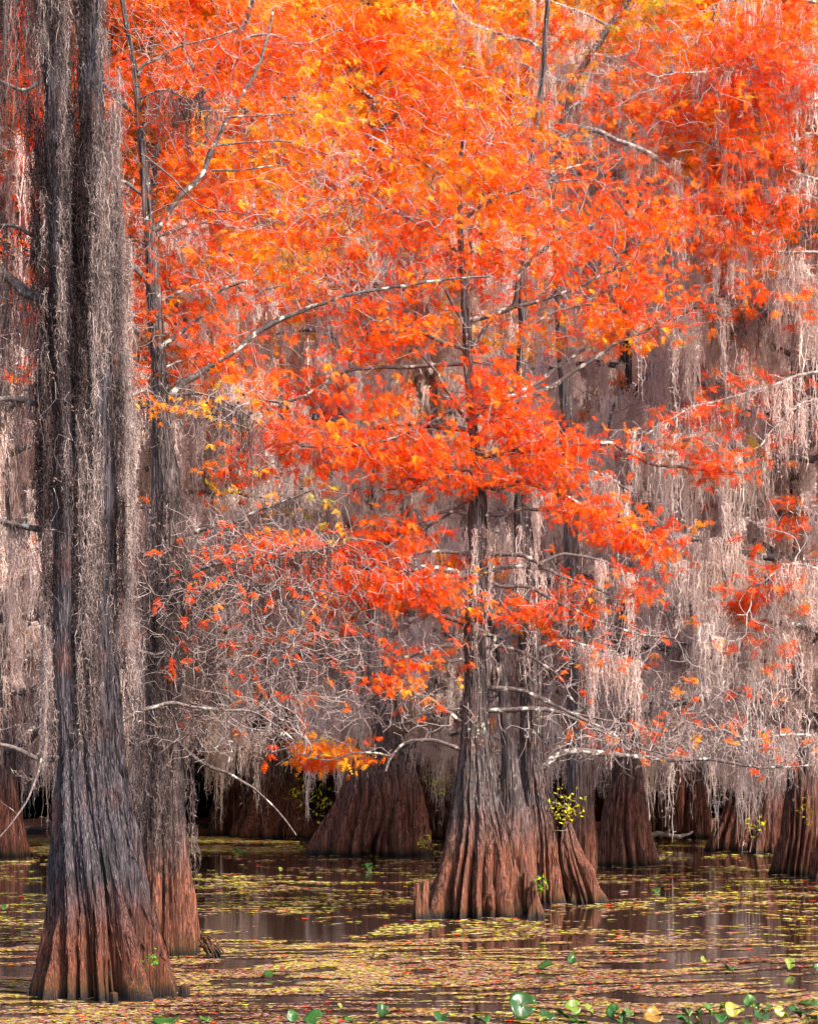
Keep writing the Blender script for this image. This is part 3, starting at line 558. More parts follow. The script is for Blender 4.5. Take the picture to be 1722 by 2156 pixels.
cl3 = [(900, 330, 190, 120, 330, .46, .3, 1.6, .95), (990, 230, 130, 70, 180, .44, 0, 1.2, .95), (790, 430, 200, 120, 300, .5, .2, 1.6, .95), (1040, 420, 220, 110, 330, .44, 0, 1.6, .95), (1230, 430, 190, 90, 190, .4, .2, 1.4, .95), (930, 540, 260, 70, 230, .45, -.2, 1.5, .9),
       (1180, 530, 200, 50, 140, .42, 0, 1.3, .85), (1370, 470, 110, 50, 150, .36, .2, 1, .95), (1330, 620, 150, 60, 200, .45, .3, 1.1, .8), (620, 520, 110, 80, 200, .56, .4, 1.2, .9), (680, 640, 120, 40, 120, .45, .2, .9, .8), (840, 690, 110, 40, 150, .4, -.3, .9, .9), (760, 735, 90, 25, 70, .38, -.4, .6, .9),
       (650, 815, 120, 40, 130, .46, -.4, .8, .9), (560, 850, 60, 40, 60, .55, -.3, .7, .9), (600, 920, 100, 35, 110, .46, -.4, .8, .95), (740, 935, 170, 45, 280, .44, -.5, .9, .95), (880, 960, 140, 55, 260, .47, -.4, .9, .95), (820, 860, 60, 40, 80, .62, .2, .6, .9),
       (1010, 830, 90, 60, 110, .44, -.3, .9, .95), (1060, 810, 50, 25, 40, .6, -.5, .4, 1), (1090, 900, 90, 50, 210, .4, -.4, .9, .95), (1160, 950, 70, 40, 130, .4, -.3, .8, .95), (960, 1010, 170, 26, 180, .36, -.5, .8, .9), (1110, 1000, 90, 25, 90, .36, -.3, .6, .9), (550, 980, 90, 30, 60, .42, -.3, .6, .8),
       (1230, 1060, 90, 30, 110, .37, -.3, .6, .9), (1370, 1135, 70, 34, 130, .38, -.5, .5, .95), (1290, 1105, 80, 35, 100, .38, -.4, .5, .9), (830, 1120, 80, 35, 130, .5, -.2, .6, .95), (760, 1165, 90, 26, 110, .42, -.2, .6, .9), (620, 1175, 130, 34, 200, .36, -.5, .7, .9), (730, 1225, 150, 36, 240, .35, -.6, .8, .9), (870, 1240, 130, 36, 180, .37, -.5, .7, .85),
       (560, 1150, 90, 24, 70, .36, -.4, .6, .8), (960, 1180, 50, 16, 30, .75, .2, .3, 1), (1050, 1185, 25, 12, 14, .8, .2, .3, 1), (1080, 1285, 90, 36, 110, .36, -.2, .7, .75), (1200, 1270, 110, 45, 140, .38, .1, .8, .6), (960, 1290, 60, 30, 50, .38, -.2, .5, .7), (1360, 1240, 35, 50, 45, .36, -.2, .4, .8),
       (880, 1385, 80, 36, 80, .42, -.2, .5, .7), (830, 1440, 60, 24, 60, .38, -.4, .4, .85), (700, 1290, 110, 50, 110, .36, -.3, .7, .4), (1230, 700, 130, 50, 100, .5, .4, .9, .8), (1330, 680, 110, 45, 120, .48, .5, .8, .8), (1310, 940, 100, 24, 70, .36, -.1, .5, .7), (1500, 975, 65, 36, 100, .34, -.5, .5, .95), (1440, 920, 90, 20, 40, .34, -.2, .5, .5),
       (690, 1588, 75, 26, 150, .60, .5, .6, .95), (1040, 360, 200, 160, 420, .4, -.5, 1.4, .12), (780, 420, 180, 140, 420, .4, -.5, 1.4, .12),
       # bare twigs
       (640, 1200, 270, 70, 800, .4, -.9, .9, 0.03), (700, 1350, 250, 80, 900, .4, -.4, .9, .03), (720, 1490, 200, 60, 600, .4, -.3, .8, .02), (1250, 1340, 200, 60, 420, .4, -.2, .9, .04), (1290, 1550, 160, 50, 420, .4, -.4, .8, .008), (860, 1500, 110, 50, 110, .4, -.2, .7, .03), (1180, 1420, 130, 60, 130, .4, -.1, .7, .03), (830, 600, 200, 40, 120, .4, -.4, .9, .2), (1060, 700, 120, 70, 130, .4, -.3, .8, .15)]
G3, e3, k3 = dress(T3, d3, O3, p3, cl3, 44, ax3, tint=.9, r0=.0042, per=2, bf=.3, lscale=1.45, dens=.64, maxlen=2.4)
A = np.vstack([stem_anchors(b3, 22, 6.9, 5.2, rng, -pi, 0, .04), stem_anchors(b3, 6, 5.0, 4.0, rng, -pi*1.1, .1*pi, .04)])
low = [q for q in p3 if 3.6 < q[0, 2] < 6.4]; A3 = along(low, .09, rng, .35, .9, .28)
A = A[vnoise(A[:, 0]*6, A[:, 1]*2, A[:, 2]*.5) > .48]; AA = np.vstack([A, A3]); nzk = vnoise(AA[:, 0]*7, AA[:, 1]*4, AA[:, 2]*.6)
moss_obj('spanish_moss', O3, AA, rng.uniform(.2, .95, len(AA))*(0.5+nzk*.9), 'pale moss tufts hanging from the trunk and lower limbs of the central red cypress', k=7, width=.012, spread=.05, seg=.07, curls=9, tint=.05+.8*nzk, seed=6)

# ================================================================== dark cypress close behind it on the right
d4 = base_d(1908)+.75; O4 = np.array([(1140-CX)*d4/F, d4, 0.0])
T4 = empty('cypress_tree', O4, 'dark rough-barked cypress close behind the central red one, with burls on its left side', 'tree')
b4 = sil([(1908, 1075, 1202), (1880, 1080, 1196), (1840, 1086, 1188), (1787, 1092, 1180), (1733, 1096, 1172), (1680, 1098, 1156), (1601, 1096, 1142), (1500, 1096, 1144), (1448, 1096, 1143), (1350, 1092, 1136), (1200, 1086, 1124), (1050, 1082, 1116), (900, 1084, 1112), (760, 1088, 1110), (600, 1092, 1110), (450, 1102, 1116), (300, 1118, 1130), (150, 1138, 1146), (0, 1150, 1156)], d4, O4)
tg_ = trunk_geo(b4, 61, 16, .24, 1.3, 180, .03, .017); tg_.build('trunk', M['bark_mid'], T4, True); bark_strips(tg_.grid, T4, M['bark_mid'], 1500, .7, 7, .024, 4, (.15, .6))
rows4 = [([(1125, 1618), (1147, 1613), (1165, 1597), (1190, 1587), (1230, 1585), (1285, 1589), (1391, 1602), (1497, 1602), (1604, 1613), (1700, 1612)], 10, 2.5, .1), ([(1100, 700), (1150, 660), (1220, 640), (1310, 640)], 6, 2, .2), ([(1098, 800), (1040, 770), (960, 760)], 5, 2, .3),
         ([(1100, 1010), (1180, 985), (1260, 1000), (1340, 1040)], 5, 2, .2), ([(1105, 1200), (1180, 1170), (1260, 1180), (1340, 1215)], 5, 2, .3), ([(1110, 1380), (1180, 1350), (1260, 1370), (1350, 1400)], 5, 2, .4),
         ([(1112, 1320), (1050, 1290), (980, 1290)], 4, 2, .5), ([(1112, 420), (1180, 360), (1260, 340)], 4, 2, .3), ([(1108, 560), (1020, 500), (960, 470)], 4, 2, .4), ([(1112, 1520), (1200, 1500), (1300, 1520), (1420, 1540)], 5, 2, .3)]
p4 = limbs_px(rows4, d4, O4, rng)
ax4 = np.array([P((a+b)/2, y, d4)-O4 for y, a, b in ((1500, 1096, 1144), (1350, 1092, 1136), (1200, 1086, 1124), (1050, 1082, 1116), (900, 1084, 1112), (760, 1088, 1110), (600, 1092, 1110), (450, 1102, 1116), (300, 1118, 1130))])
cl4 = [(1200, 350, 150, 70, 100, .45, .8, 1.4, .9), (1080, 300, 130, 90, 130, .5, 1, 1.4, .9), (1280, 560, 130, 60, 110, .45, .8, 1.2, .8), (1450, 1570, 190, 46, 800, .42, 0, .9, .01), (1630, 1590, 110, 46, 450, .4, .2, .8, .01), (1480, 1480, 150, 60, 350, .4, .2, .9, .03), (1250, 1380, 130, 60, 300, .4, .3, .9, .05), (1250, 1200, 130, 50, 120, .42, .5, .9, .1), (1200, 1000, 110, 40, 90, .4, .3, .8, .2), (1330, 1540, 150, 40, 150, .4, .4, .9, .04), (1230, 640, 120, 40, 80, .5, .5, .9, .5)]
dress(T4, d4, O4, p4, cl4, 55, ax4, tint=.75, r0=.0034, per=3, lscale=1.25, dens=.6)
for (x, y, r, dd) in ((1082, 1690, 17, -.42), (1101, 1712, 11, -.45), (1072, 1676, 10, -.5), (1093, 1684, 8, -.62), (1108, 1704, 6, -.6)):
    g = Geo(); c = P(x, y, d4+dd)-O4; rr = r*d4/F; th = 26; a = np.arange(th)*2*pi/th; ph_ = np.linspace(.05, pi-.05, 16)
    nn = .75+.55*vnoise(np.cos(a)[None]*np.sin(ph_)[:, None]*2.2+x, np.sin(a)[None]*np.sin(ph_)[:, None]*2.2+y, np.cos(ph_)[:, None]*2.2)
    v = np.stack([np.cos(a)[None]*np.sin(ph_)[:, None]*nn*rr*1.15, np.sin(a)[None]*np.sin(ph_)[:, None]*nn*rr, np.cos(ph_)[:, None]*nn*rr], -1)+c
    I = np.arange(15)[:, None]*th; J = np.arange(th)[None]; K = (J+1) % th
    g.add(v.reshape(-1, 3), np.stack([I+J, I+K, I+th+K, I+th+J], -1).reshape(-1, 4), .2); g.build('burl', M['bark_mid'], T4, True)
low = along(p4[3:7], .08, rng, .45, .98, .45); A = stem_anchors(b4, 26, 9.5, 5.6, rng, -pi*1.1, .1*pi, .09); A = A[vnoise(A[:, 0]*5, A[:, 1]*2, A[:, 2]*.5) > .42]; AA = np.vstack([A, low, low+[0, .25, 0]]); nzk = vnoise(AA[:, 0]*6, AA[:, 1]*3, AA[:, 2]*.5)
moss_obj('spanish_moss', O4, AA, rng.uniform(.4, 1.7, len(AA))*(.4+nzk), 'long pale moss falling along the dark trunk behind the central red cypress', k=14, width=.014, spread=.045, seg=.1, curls=8, tint=.05+.8*nzk, seed=7)

# tall broken stump and the small knees
def knee(rows, d, seed, name, label, cat, m='bark_mid', lobes=8, group=None, A0=.2, bk=.012):
    org = np.array([((rows[0][1]+rows[0][2])/2-CX)*d/F, d, 0.0]); o = empty(name, org, label, cat, group)
    trunk_geo(sil(rows, d, org), seed, lobes, A0, .8, 110, .02, bk, rag=.9).build('trunk', M[m], o, True)
    return o
k_ = knee([(1908, 1197, 1278), (1870, 1190, 1262), (1840, 1184, 1246), (1787, 1178, 1224), (1762, 1178, 1213), (1745, 1181, 1206), (1736, 1186, 1199)], d4-.1, 71, 'tree_stump', 'tall broken stump with a pointed knobby top beside the dark middle cypress', 'stump', lobes=9)
kn = [([(1936, 868, 886), (1900, 869, 885), (1870, 872, 886), (1862, 875, 883)], -.9, 'outermost small red-tipped knee at the left foot of the central cypress'),
      ([(1936, 878, 904), (1900, 884, 902), (1868, 891, 904), (1856, 894, 902)], -.75, 'leaning small knee between the outermost knee and the central trunk'),
      ([(1938, 1108, 1146), (1900, 1112, 1138), (1872, 1114, 1130), (1858, 1117, 1126)], -.55, 'stubby knee beside a green sprig at the right foot of the central cypress'),
      ([(1925, 1098, 1130), (1880, 1100, 1128), (1850, 1098, 1126), (1840, 1103, 1120)], -.3, 'broad red-topped knee pressed to the right flank of the central cypress')]
for i, (rw, dz, lb) in enumerate(kn): knee(rw, d3+dz, 80+i, 'cypress_knee', lb, 'knee', lobes=4, A0=.03, bk=.006, group='knees around the central cypress')
knee([(2113, 372, 408), (2090, 378, 402), (2077, 382, 394)], d1-.25, 90, 'cypress_knee', 'low knobby knee at the right foot of the huge near left cypress', 'knee', 'bark_near', 5, A0=.1)
knee([(2112, 228, 250), (2100, 231, 247), (2094, 235, 243)], d1-1.0, 91, 'cypress_knee', 'tiny round knee in front of the huge near left cypress', 'knee', 'bark_near', 4, A0=.1)

# ================================================================== trees of the wood: three patterns of limbs, crown and moss
def pattern(seed, ht=27.0, tint=.62, moss_top=20.5, moss_k=8, mt=.74, zlo=3.0, leaf_lo=12.5, Lmax=4.8, n_att=2900):
    rng = np.random.RandomState(seed); paths = []; az = rng.rand()*6.28
    z = zlo
    while z < ht-1:
        az += 2.4+rng.normal()*.4; L = (Lmax*(1-(z/ht)**2.2)+.7)*rng.uniform(.65, 1.2); rise = rng.uniform(.05, .5)*(.6+z/ht)
        dr = np.array([math.cos(az), math.sin(az), 0]); r0 = .035+.012*L
        pts = [(*(dr*.1+[0, 0, z]), r0*1.2), (*(dr*L*.35+[0, 0, z+rise*L*.35]), r0), (*(dr*L*.7+rng.normal(size=3)*.2+[0, 0, z+rise*L*.5]), r0*.65), (*(dr*L+rng.normal(size=3)*.3+[0, 0, z+rise*L*.45-rng.uniform(0, .5)]), .012)]
        paths.append(smoothpath(pts, .12, rng, .14)); z += rng.uniform(.35, .75)
    out = {}; g = Geo()
    for i, p in enumerate(paths): tube(g, p[:, :3], p[:, 3], 6, .3, i, 0.0)
    ax = np.stack([np.zeros(60), np.zeros(60), np.linspace(2.5, ht, 60)], -1); r = np.interp(ax[:, 2], [0, 3, 8, 20, ht], [.5, .42, .3, .13, .03])
    # limbs also carry the attractors
    G = Grow(rng); A = []; LP = []
    for p in paths: G.seed(p[::1, :3])
    G.seed(ax[ax[:, 2] > 14], .5)
    for _ in range(n_att):
        p = paths[int(len(paths)*rng.rand()**.8)] if rng.rand() < .9 else paths[-1]; i = int(len(p)*rng.uniform(.3, 1)); c = p[min(i, len(p)-1), :3]
        q = c+rng.normal(size=3)*[.55, .55, .30]+[0, 0, .08]; A.append(q)
        LP.append(.72*np.clip((q[2]-leaf_lo)/6.0, .045, 1))
    A = np.array(A); LP = np.array(LP); ends = G.grow(A, .3, .22, .16, 3.0); ok = ends >= 0
    tw = Geo(); G.twigs(tw, r0=.010, ex=.34, rmax=.04, tint=.9); 
    e = ends[ok]; par = G.par[e]; pd = G.p[e]-G.p[np.where(par >= 0, par, e)]; keep = rng.rand(len(e)) < LP[ok]; per = 4
    pos = np.repeat(G.p[e[keep]], per, 0); dr = np.repeat(pd[keep], per, 0); dr /= np.linalg.norm(dr, axis=1, keepdims=True)+1e-6; k = len(pos)
    dr = dr+rng.normal(size=(k, 3))*.6+np.array([0, 0, -.1]); pos = pos+rng.normal(size=(k, 3))*[.16, .16, .1]
    tt = tint+.08+(vnoise(pos[:, 0]*.6+seed, pos[:, 1]*.6, pos[:, 2]*.6)-.5)*.8+rng.normal(size=k)*.07
    cr = Geo(); scatter(cr, SPRIG_FAR, pos, dr, rng.uniform(.75, 1.3, k), tt, rng)
    an = []; ln = []
    for p in paths:
        if p[0, 2] > moss_top: continue
        heavy = rng.uniform(.5, 1.25)
        for i in range(2, len(p), 1):
            an.append(p[i, :3]+rng.normal(size=3)*[.16, .16, .08]); ln.append(heavy*rng.uniform(.3, 2.0)*np.clip((moss_top+2-p[0, 2])/5, .3, 1))
    nt_ = 160; zz = rng.uniform(4, 13, nt_); aa = rng.uniform(0, 6.28, nt_); an += list(np.stack([np.cos(aa)*.42, np.sin(aa)*.42, zz], -1)); ln += list(rng.uniform(.5, 1.8, nt_))
    e2 = [a for a in A if a[2] < moss_top and rng.rand() < .8]; an += e2; ln += list(rng.beta(1.3, 2.2, len(e2))*2.6+.2)
    an = np.array(an); ms = Geo(); nz = vnoise(an[:, 0]*1.3+seed, an[:, 1]*1.3, an[:, 2]*.3)
    pk = rng.rand(len(an)) < .62; an = an[pk]; ln = np.array(ln)[pk]; nz = nz[pk]; nw_ = rng.normal(size=len(an))*.16
    moss(ms, an, ln*(.5+nz), k=int(moss_k*1.75), width=.030, spread=.065, seg=.16, curls=5, tint=mt-.08+1.0*(nz-.5)+nw_, tvar=.09, seed=seed, curl=.15)
    out['branches'] = g.mesh('branches', True); out['twigs'] = tw.mesh('twigs'); out['crown'] = cr.mesh('crown'); out['moss'] = ms.mesh('moss')
    for k_, m_ in (('branches', 'limb'), ('twigs', 'limb_pale'), ('crown', 'leaf'), ('moss', 'moss')): out[k_].materials.append(M[m_])
    return out
PAT = [pattern(101, tint=.60, ht=26), pattern(202, tint=.72, ht=28, leaf_lo=16.5, moss_top=23), pattern(303, tint=.52, ht=25, mt=.66)]
# a dense crown without curtains for the highest part of the wood
PATB = [pattern(404, ht=31, tint=.66, moss_top=12, zlo=6, leaf_lo=11, Lmax=5.2, n_att=3800, moss_k=5)]

def part(mesh, name, root, rot=0, sc=1.0, alpha=1.0, kind=None, off=(0, 0, 0)):
    o = bpy.data.objects.new(name, mesh); COL.objects.link(o); o.parent = root; o.rotation_euler[2] = rot; o.scale = (sc, sc, sc); o.color = (1, 1, 1, alpha); o.location = off
    if kind: o['kind'] = kind
    return o

def wood_tree(rows, label, moss_label, pat, seed, rot, sc=1.0, alpha=.95, dfront=None, lean=(0, 0), lobes=20, upper=None, moss_on=True, flare=.2):
    """an individual tree of the middle distance: traced foot, patterned limbs, crown and moss"""
    y0, xl, xr = rows[0]; d = (dfront or base_d(y0)); d += (xr-xl)/2*d/F*.9; org = np.array([((xl+xr)/2-CX)*d/F, d, 0.0])
    root = empty('cypress_tree', org, label, 'tree'); pr = sil(rows, d, org)
    top = max(pr, key=lambda r: r[0])
    for z, f in ((5, .8), (9, .62), (14, .42), (20, .24), (26, .06)):
        if z > top[0]+.8: pr.append((z, top[1]+lean[0]*(z-top[0])/20, top[2]+lean[1]*(z-top[0])/20, max(.02, min(top[3], .5)*f)))
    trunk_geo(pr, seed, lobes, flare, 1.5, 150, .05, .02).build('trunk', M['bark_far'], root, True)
    off = (top[1], top[2], 0)
    part(pat['branches'], 'branches', root, rot, sc, kind='stuff', off=off); part(pat['twigs'], 'twigs', root, rot, sc, kind='stuff', off=off); part(pat['crown'], 'crown', root, rot, sc, alpha, off=off)
    if moss_on:
        mo = part(pat['moss'], 'spanish_moss', None, rot, sc, off=tuple(org+off)); tag(mo, moss_label, 'moss')
    return root

wood_tree([(1804, 637, 932), (1770, 652, 922), (1687, 708, 900), (1607, 733, 872), (1554, 750, 852), (1480, 762, 838), (1380, 766, 826)], 'broad bell-shaped cypress base standing left of and behind the central cypress', 'pale moss curtains hanging left of the central cypress trunk', PAT[0], 7, .4, .98, .98, lobes=32, lean=(-1.0, 0), flare=.34)
wood_tree([(1767, 481, 675), (1730, 500, 662), (1687, 518, 648), (1634, 537, 627), (1560, 548, 616), (1480, 552, 612)], 'cypress with smooth red-brown flared foot, furthest left of the three behind the water', 'brown-grey moss veil above the far left red-brown flared foot', PAT[2], 9, 1.7, 1.05, .96, lobes=20)
wood_tree([(1825, 1240, 1391), (1800, 1244, 1384), (1767, 1251, 1375), (1714, 1266, 1365), (1661, 1280, 1357), (1600, 1285, 1350), (1480, 1288, 1344)], 'cypress with narrow skirt-like ribbed foot right of the tall broken stump', 'pale moss curtains over the ribbed skirt-like foot right of the broken stump', PAT[1], 12, 2.6, .95, .9, lobes=22)
wood_tree([(1794, 1470, 1640), (1760, 1490, 1638), (1714, 1514, 1636), (1661, 1532, 1634), (1580, 1546, 1630), (1480, 1556, 1612)], 'sprawling root-footed cypress at the right, its red-brown ribs running out to the left', 'grey moss curtains above the sprawling ribbed foot at the right', PAT[0], 15, 3.6, 1.0, .88, lobes=18)
wood_tree([(1800, 1570, 1660), (1760, 1580, 1656), (1714, 1590, 1652), (1640, 1600, 1650), (1560, 1606, 1646)], 'narrower dark cypress squeezed between the sprawling foot and the right edge trees', 'moss falling between the two ribbed trunks near the right edge', PAT[2], 17, .3, 1.0, .84, dfront=60, lobes=12)
wood_tree([(1764, 1428, 1503), (1730, 1434, 1498), (1687, 1439, 1492), (1600, 1446, 1486), (1500, 1450, 1482)], 'distant dark cypress beside the shady gap in the right of the wood', 'dim moss curtain beside the shady gap in the right of the wood', PAT[1], 19, 4.9, 1.0, .8, lobes=12)
wood_tree([(1844, 1614, 1740), (1800, 1628, 1738), (1767, 1640, 1736), (1687, 1652, 1734), (1600, 1660, 1724), (1500, 1662, 1712), (1350, 1652, 1696), (1200, 1656, 1692)], 'tall dark cypress near the right edge whose ribbed foot stands in open water', 'heavy grey moss draping the tall trunk near the right edge', PAT[2], 21, 5.5, .92, .9, lobes=20)
wood_tree([(1858, 1700, 1850), (1800, 1712, 1840), (1700, 1730, 1826), (1600, 1742, 1812)], 'cypress cut off by the right edge of the view, foot in the water', 'moss curtain at the very right edge of the view', PAT[0], 23, .9, .95, .9, lobes=18)
wood_tree([(1764, 1150, 1250), (1740, 1155, 1242), (1700, 1160, 1232), (1640, 1166, 1222), (1560, 1172, 1214)], 'pale sunlit cypress foot seen behind the yellow sprigs of the broken stump', 'light moss hanging behind the dark middle cypress', PAT[1], 25, 1.2, 1.0, 1.0, lobes=16)
wood_tree([(1768, 872, 966), (1720, 880, 956), (1687, 887, 945), (1600, 894, 934)], 'shadowed cypress glimpsed between the bell-shaped base and the central trunk', 'moss veil between the bell-shaped base and the central trunk', PAT[2], 27, 2.2, 1.0, .95, lobes=12)
wood_tree([(1775, 200, 330), (1740, 215, 320), (1687, 232, 310), (1600, 240, 300)], 'dark cypress hidden behind the slim near trunk at the left', 'dusky moss curtains behind the slim near trunk at the left', PAT[0], 29, 3.0, 1.0, .8, dfront=66)
wood_tree([(1790, -60, 60), (1740, -45, 50), (1687, -30, 40), (1600, -20, 34)], 'dark cypress at the far left edge beyond the huge near trunk', 'dusky moss at the far left edge beyond the huge near trunk', PAT[2], 30, 4.4, 1.0, .72, dfront=58)

# three nearer crowns whose limbs reach into the upper part of the view
def crown_tree(foot, rows, d, limb_rows, cl, seed, label, tint=.8, leaf=SPRIG_B, lscale=1.25, per=4, mossy=None, m='bark_mid'):
    org = np.array([(foot-CX)*d/F, d, 0.0]); root = empty('cypress_tree', org, label, 'tree')
    trunk_geo(sil(rows, d, org), seed, 16, .2, 1.2, 120, .05, .015).build('trunk', M[m], root, True)
    pp = limbs_px(limb_rows, d, org, np.random.RandomState(seed)); ax = np.array([P((a+b)/2, y, d)-org for y, a, b in rows if y < 1000])
    dress(root, d, org, pp, cl, seed, ax, dens=.5, leaf=leaf, lscale=lscale, per=per, tint=tint, r0=.0048, limb_mat='limb_pale', maxlen=3.5, rmax=.03)
    if mossy:
        r = np.random.RandomState(seed+1); A = along(pp, .08, r, .1, .95, .42); nz = vnoise(A[:, 0]*2, A[:, 1]*2, A[:, 2])
        moss_obj('spanish_moss', org, A, r.uniform(.3, 1.6, len(A))*(.35+nz), mossy, k=15, width=.017, spread=.05, seg=.1, curls=9, tint=.25+.5*nz, seed=seed)
    return root
crown_tree(1860, [(1850, 1790, 1930), (1700, 1815, 1905), (1500, 1825, 1893), (1000, 1830, 1885), (500, 1832, 1878), (0, 1836, 1868), (-200, 1840, 1862)], 41.0,
    [([(1845, 430), (1790, 400), (1722, 375), (1643, 347), (1601, 326), (1562, 322), (1500, 310)], 7, 3, -.2), ([(1845, 545), (1722, 535), (1636, 531), (1537, 520), (1480, 516)], 6, 2, -.1), ([(1845, 330), (1722, 283), (1679, 294), (1630, 320)], 7, 2.5, .2),
     ([(1845, 160), (1722, 140), (1640, 131), (1590, 142), (1537, 152), (1445, 152)], 6, 2, -.3), ([(1845, 800), (1722, 781), (1643, 805), (1572, 827), (1466, 855), (1413, 883), (1360, 915)], 6, 2, -.2), ([(1845, 40), (1700, 0), (1600, -20), (1500, 10)], 6, 2, 0),
     ([(1845, 900), (1760, 850), (1690, 850), (1640, 890), (1600, 940)], 4, 1.8, -.3), ([(1845, 1240), (1722, 1200), (1660, 1190), (1600, 1230)], 4, 1.6, -.3), ([(1845, 1600), (1760, 1560), (1660, 1545), (1560, 1560)], 5, 2, -.2)],
    [(1600, 170, 150, 60, 380, .46, 0, 1.5, .95), (1500, 260, 150, 70, 340, .52, .3, 1.5, .95), (1650, 60, 110, 60, 260, .5, 0, 1.4, .95), (1620, 330, 110, 34, 220, .40, -.3, 1, .95), (1540, 440, 110, 30, 130, .42, 0, 1, .9), (1580, 520, 120, 26, 160, .33, 0, 1, .9), (1450, 120, 120, 70, 300, .48, .5, 1.5, .9), (1640, 450, 90, 40, 90, .4, 0, 1, .8),
     (1620, 620, 120, 50, 150, .45, 0, 1, .5), (1600, 810, 120, 30, 130, .34, 0, .8, .35), (1470, 870, 70, 20, 60, .33, 0, .6, .9), (1640, 900, 90, 60, 120, .4, 0, .8, .08), (1660, 1100, 60, 60, 60, .34, 0, .8, .3), (1650, 1220, 70, 50, 70, .34, 0, .8, .2), (1570, 1262, 42, 42, 90, .34, .3, .6, .95), (1500, 200, 170, 130, 380, .4, -.4, 1.5, .1), (1600, 420, 120, 90, 260, .4, -.3, 1.2, .2), (1600, 1550, 140, 50, 500, .4, 0, .8, .008), (1600, 1380, 110, 70, 300, .4, 0, .8, .03)],
    61, 'cypress beyond the right edge whose red-leaved limbs reach in at the upper right', mossy='dark moss under the red limbs reaching in at the upper right')
crown_tree(1330, [(1800, 1180, 1260), (1700, 1190, 1250), (1400, 1196, 1232), (900, 1180, 1206), (600, 1165, 1186), (400, 1160, 1178), (270, 1175, 1192), (174, 1196, 1212), (113, 1238, 1254), (53, 1276, 1290), (0, 1318, 1330), (-120, 1380, 1388)], 47.0,
    [([(1180, 250), (1135, 106), (1065, 74), (994, 46), (958, 7), (930, -40)], 6, 3, -.2), ([(1170, 330), (1193, 269), (1230, 272), (1261, 280), (1303, 301), (1360, 322), (1402, 350), (1466, 393), (1500, 420)], 5, 7, -.5), ([(1204, 174), (1150, 160), (1090, 130), (1030, 150)], 4, 2, -.3), ([(1246, 113), (1300, 120), (1380, 90), (1440, 100)], 4, 2, -.2),
     ([(1182, 240), (1240, 200), (1290, 150), (1330, 130)], 5, 2, -.4), ([(1165, 420), (1120, 340), (1060, 300), (1000, 250)], 4, 2, .2), ([(1282, 53), (1220, 20), (1160, 0), (1100, -30)], 4, 2, -.2), ([(1175, 520), (1260, 470), (1350, 460), (1440, 500)], 4, 2, .2)],
    [(1120, 70, 170, 70, 420, .42, 0, 1.6, .62), (960, 70, 130, 80, 330, .66, .3, 1.6, .9), (1350, 60, 110, 60, 260, .68, .3, 1.5, .85), (1250, 190, 110, 60, 160, .5, 0, 1.4, .35), (1330, 230, 120, 40, 170, .4, -.2, 1.2, .25), (1120, 200, 80, 60, 150, .74, .5, 1, .8), (1400, 330, 120, 50, 170, .45, 0, 1.2, .35), (1000, 180, 130, 60, 200, .5, .3, 1.3, .8), (1470, 380, 60, 30, 60, .5, .2, .8, .6)],
    62, 'tall pale-limbed cypress leaning right in the upper middle, yellow and red leaves', mossy='light moss curtain below the pale leaning limbs of the upper middle')
crown_tree(335, [(1775, 290, 390), (1600, 310, 375), (1200, 320, 362), (700, 318, 345), (420, 308, 330), (330, 312, 330), (290, 338, 355), (235, 388, 403), (160, 443, 457), (85, 489, 501), (40, 514, 525), (-100, 560, 568)], 45.0,
    [([(450, 160), (400, 130), (380, 80), (330, 30)], 5, 2, -.2), ([(400, 230), (470, 220), (560, 240), (640, 220)], 4, 2, .2), ([(490, 90), (560, 70), (640, 90), (720, 60)], 4, 2, -.3), ([(320, 500), (420, 470), (520, 480), (620, 440)], 5, 2, .2), ([(320, 640), (420, 600), (540, 610), (640, 580)], 5, 2, .1), ([(320, 420), (280, 330), (240, 280)], 4, 2, 0), ([(330, 780), (430, 740), (520, 700)], 4, 2, .3)],
    [(470, 90, 200, 80, 330, .40, .5, 2, .9), (430, 260, 160, 160, 420, .5, -.5, 1.6, .12), (330, 220, 130, 110, 360, .36, .5, 1.8, .9), (620, 110, 130, 90, 330, .42, .5, 1.8, .9), (560, 300, 170, 90, 420, .66, .3, 1.8, .92), (480, 440, 160, 80, 360, .52, .3, 1.6, .92), (560, 520, 150, 70, 330, .72, .3, 1.5, .92), (680, 220, 120, 70, 220, .66, .3, 1.6, .9), (400, 600, 120, 80, 240, .48, .3, 1.4, .9), (450, 750, 130, 60, 200, .42, .3, 1.3, .8), (280, 600, 60, 150, 150, .52, .3, 1, .9), (400, 350, 110, 60, 180, .42, .4, 1.4, .9), (260, 430, 60, 120, 130, .46, .4, 1.2, .9)],
    63, 'orange and yellow crowned cypress behind the slim forked trunk at the left')

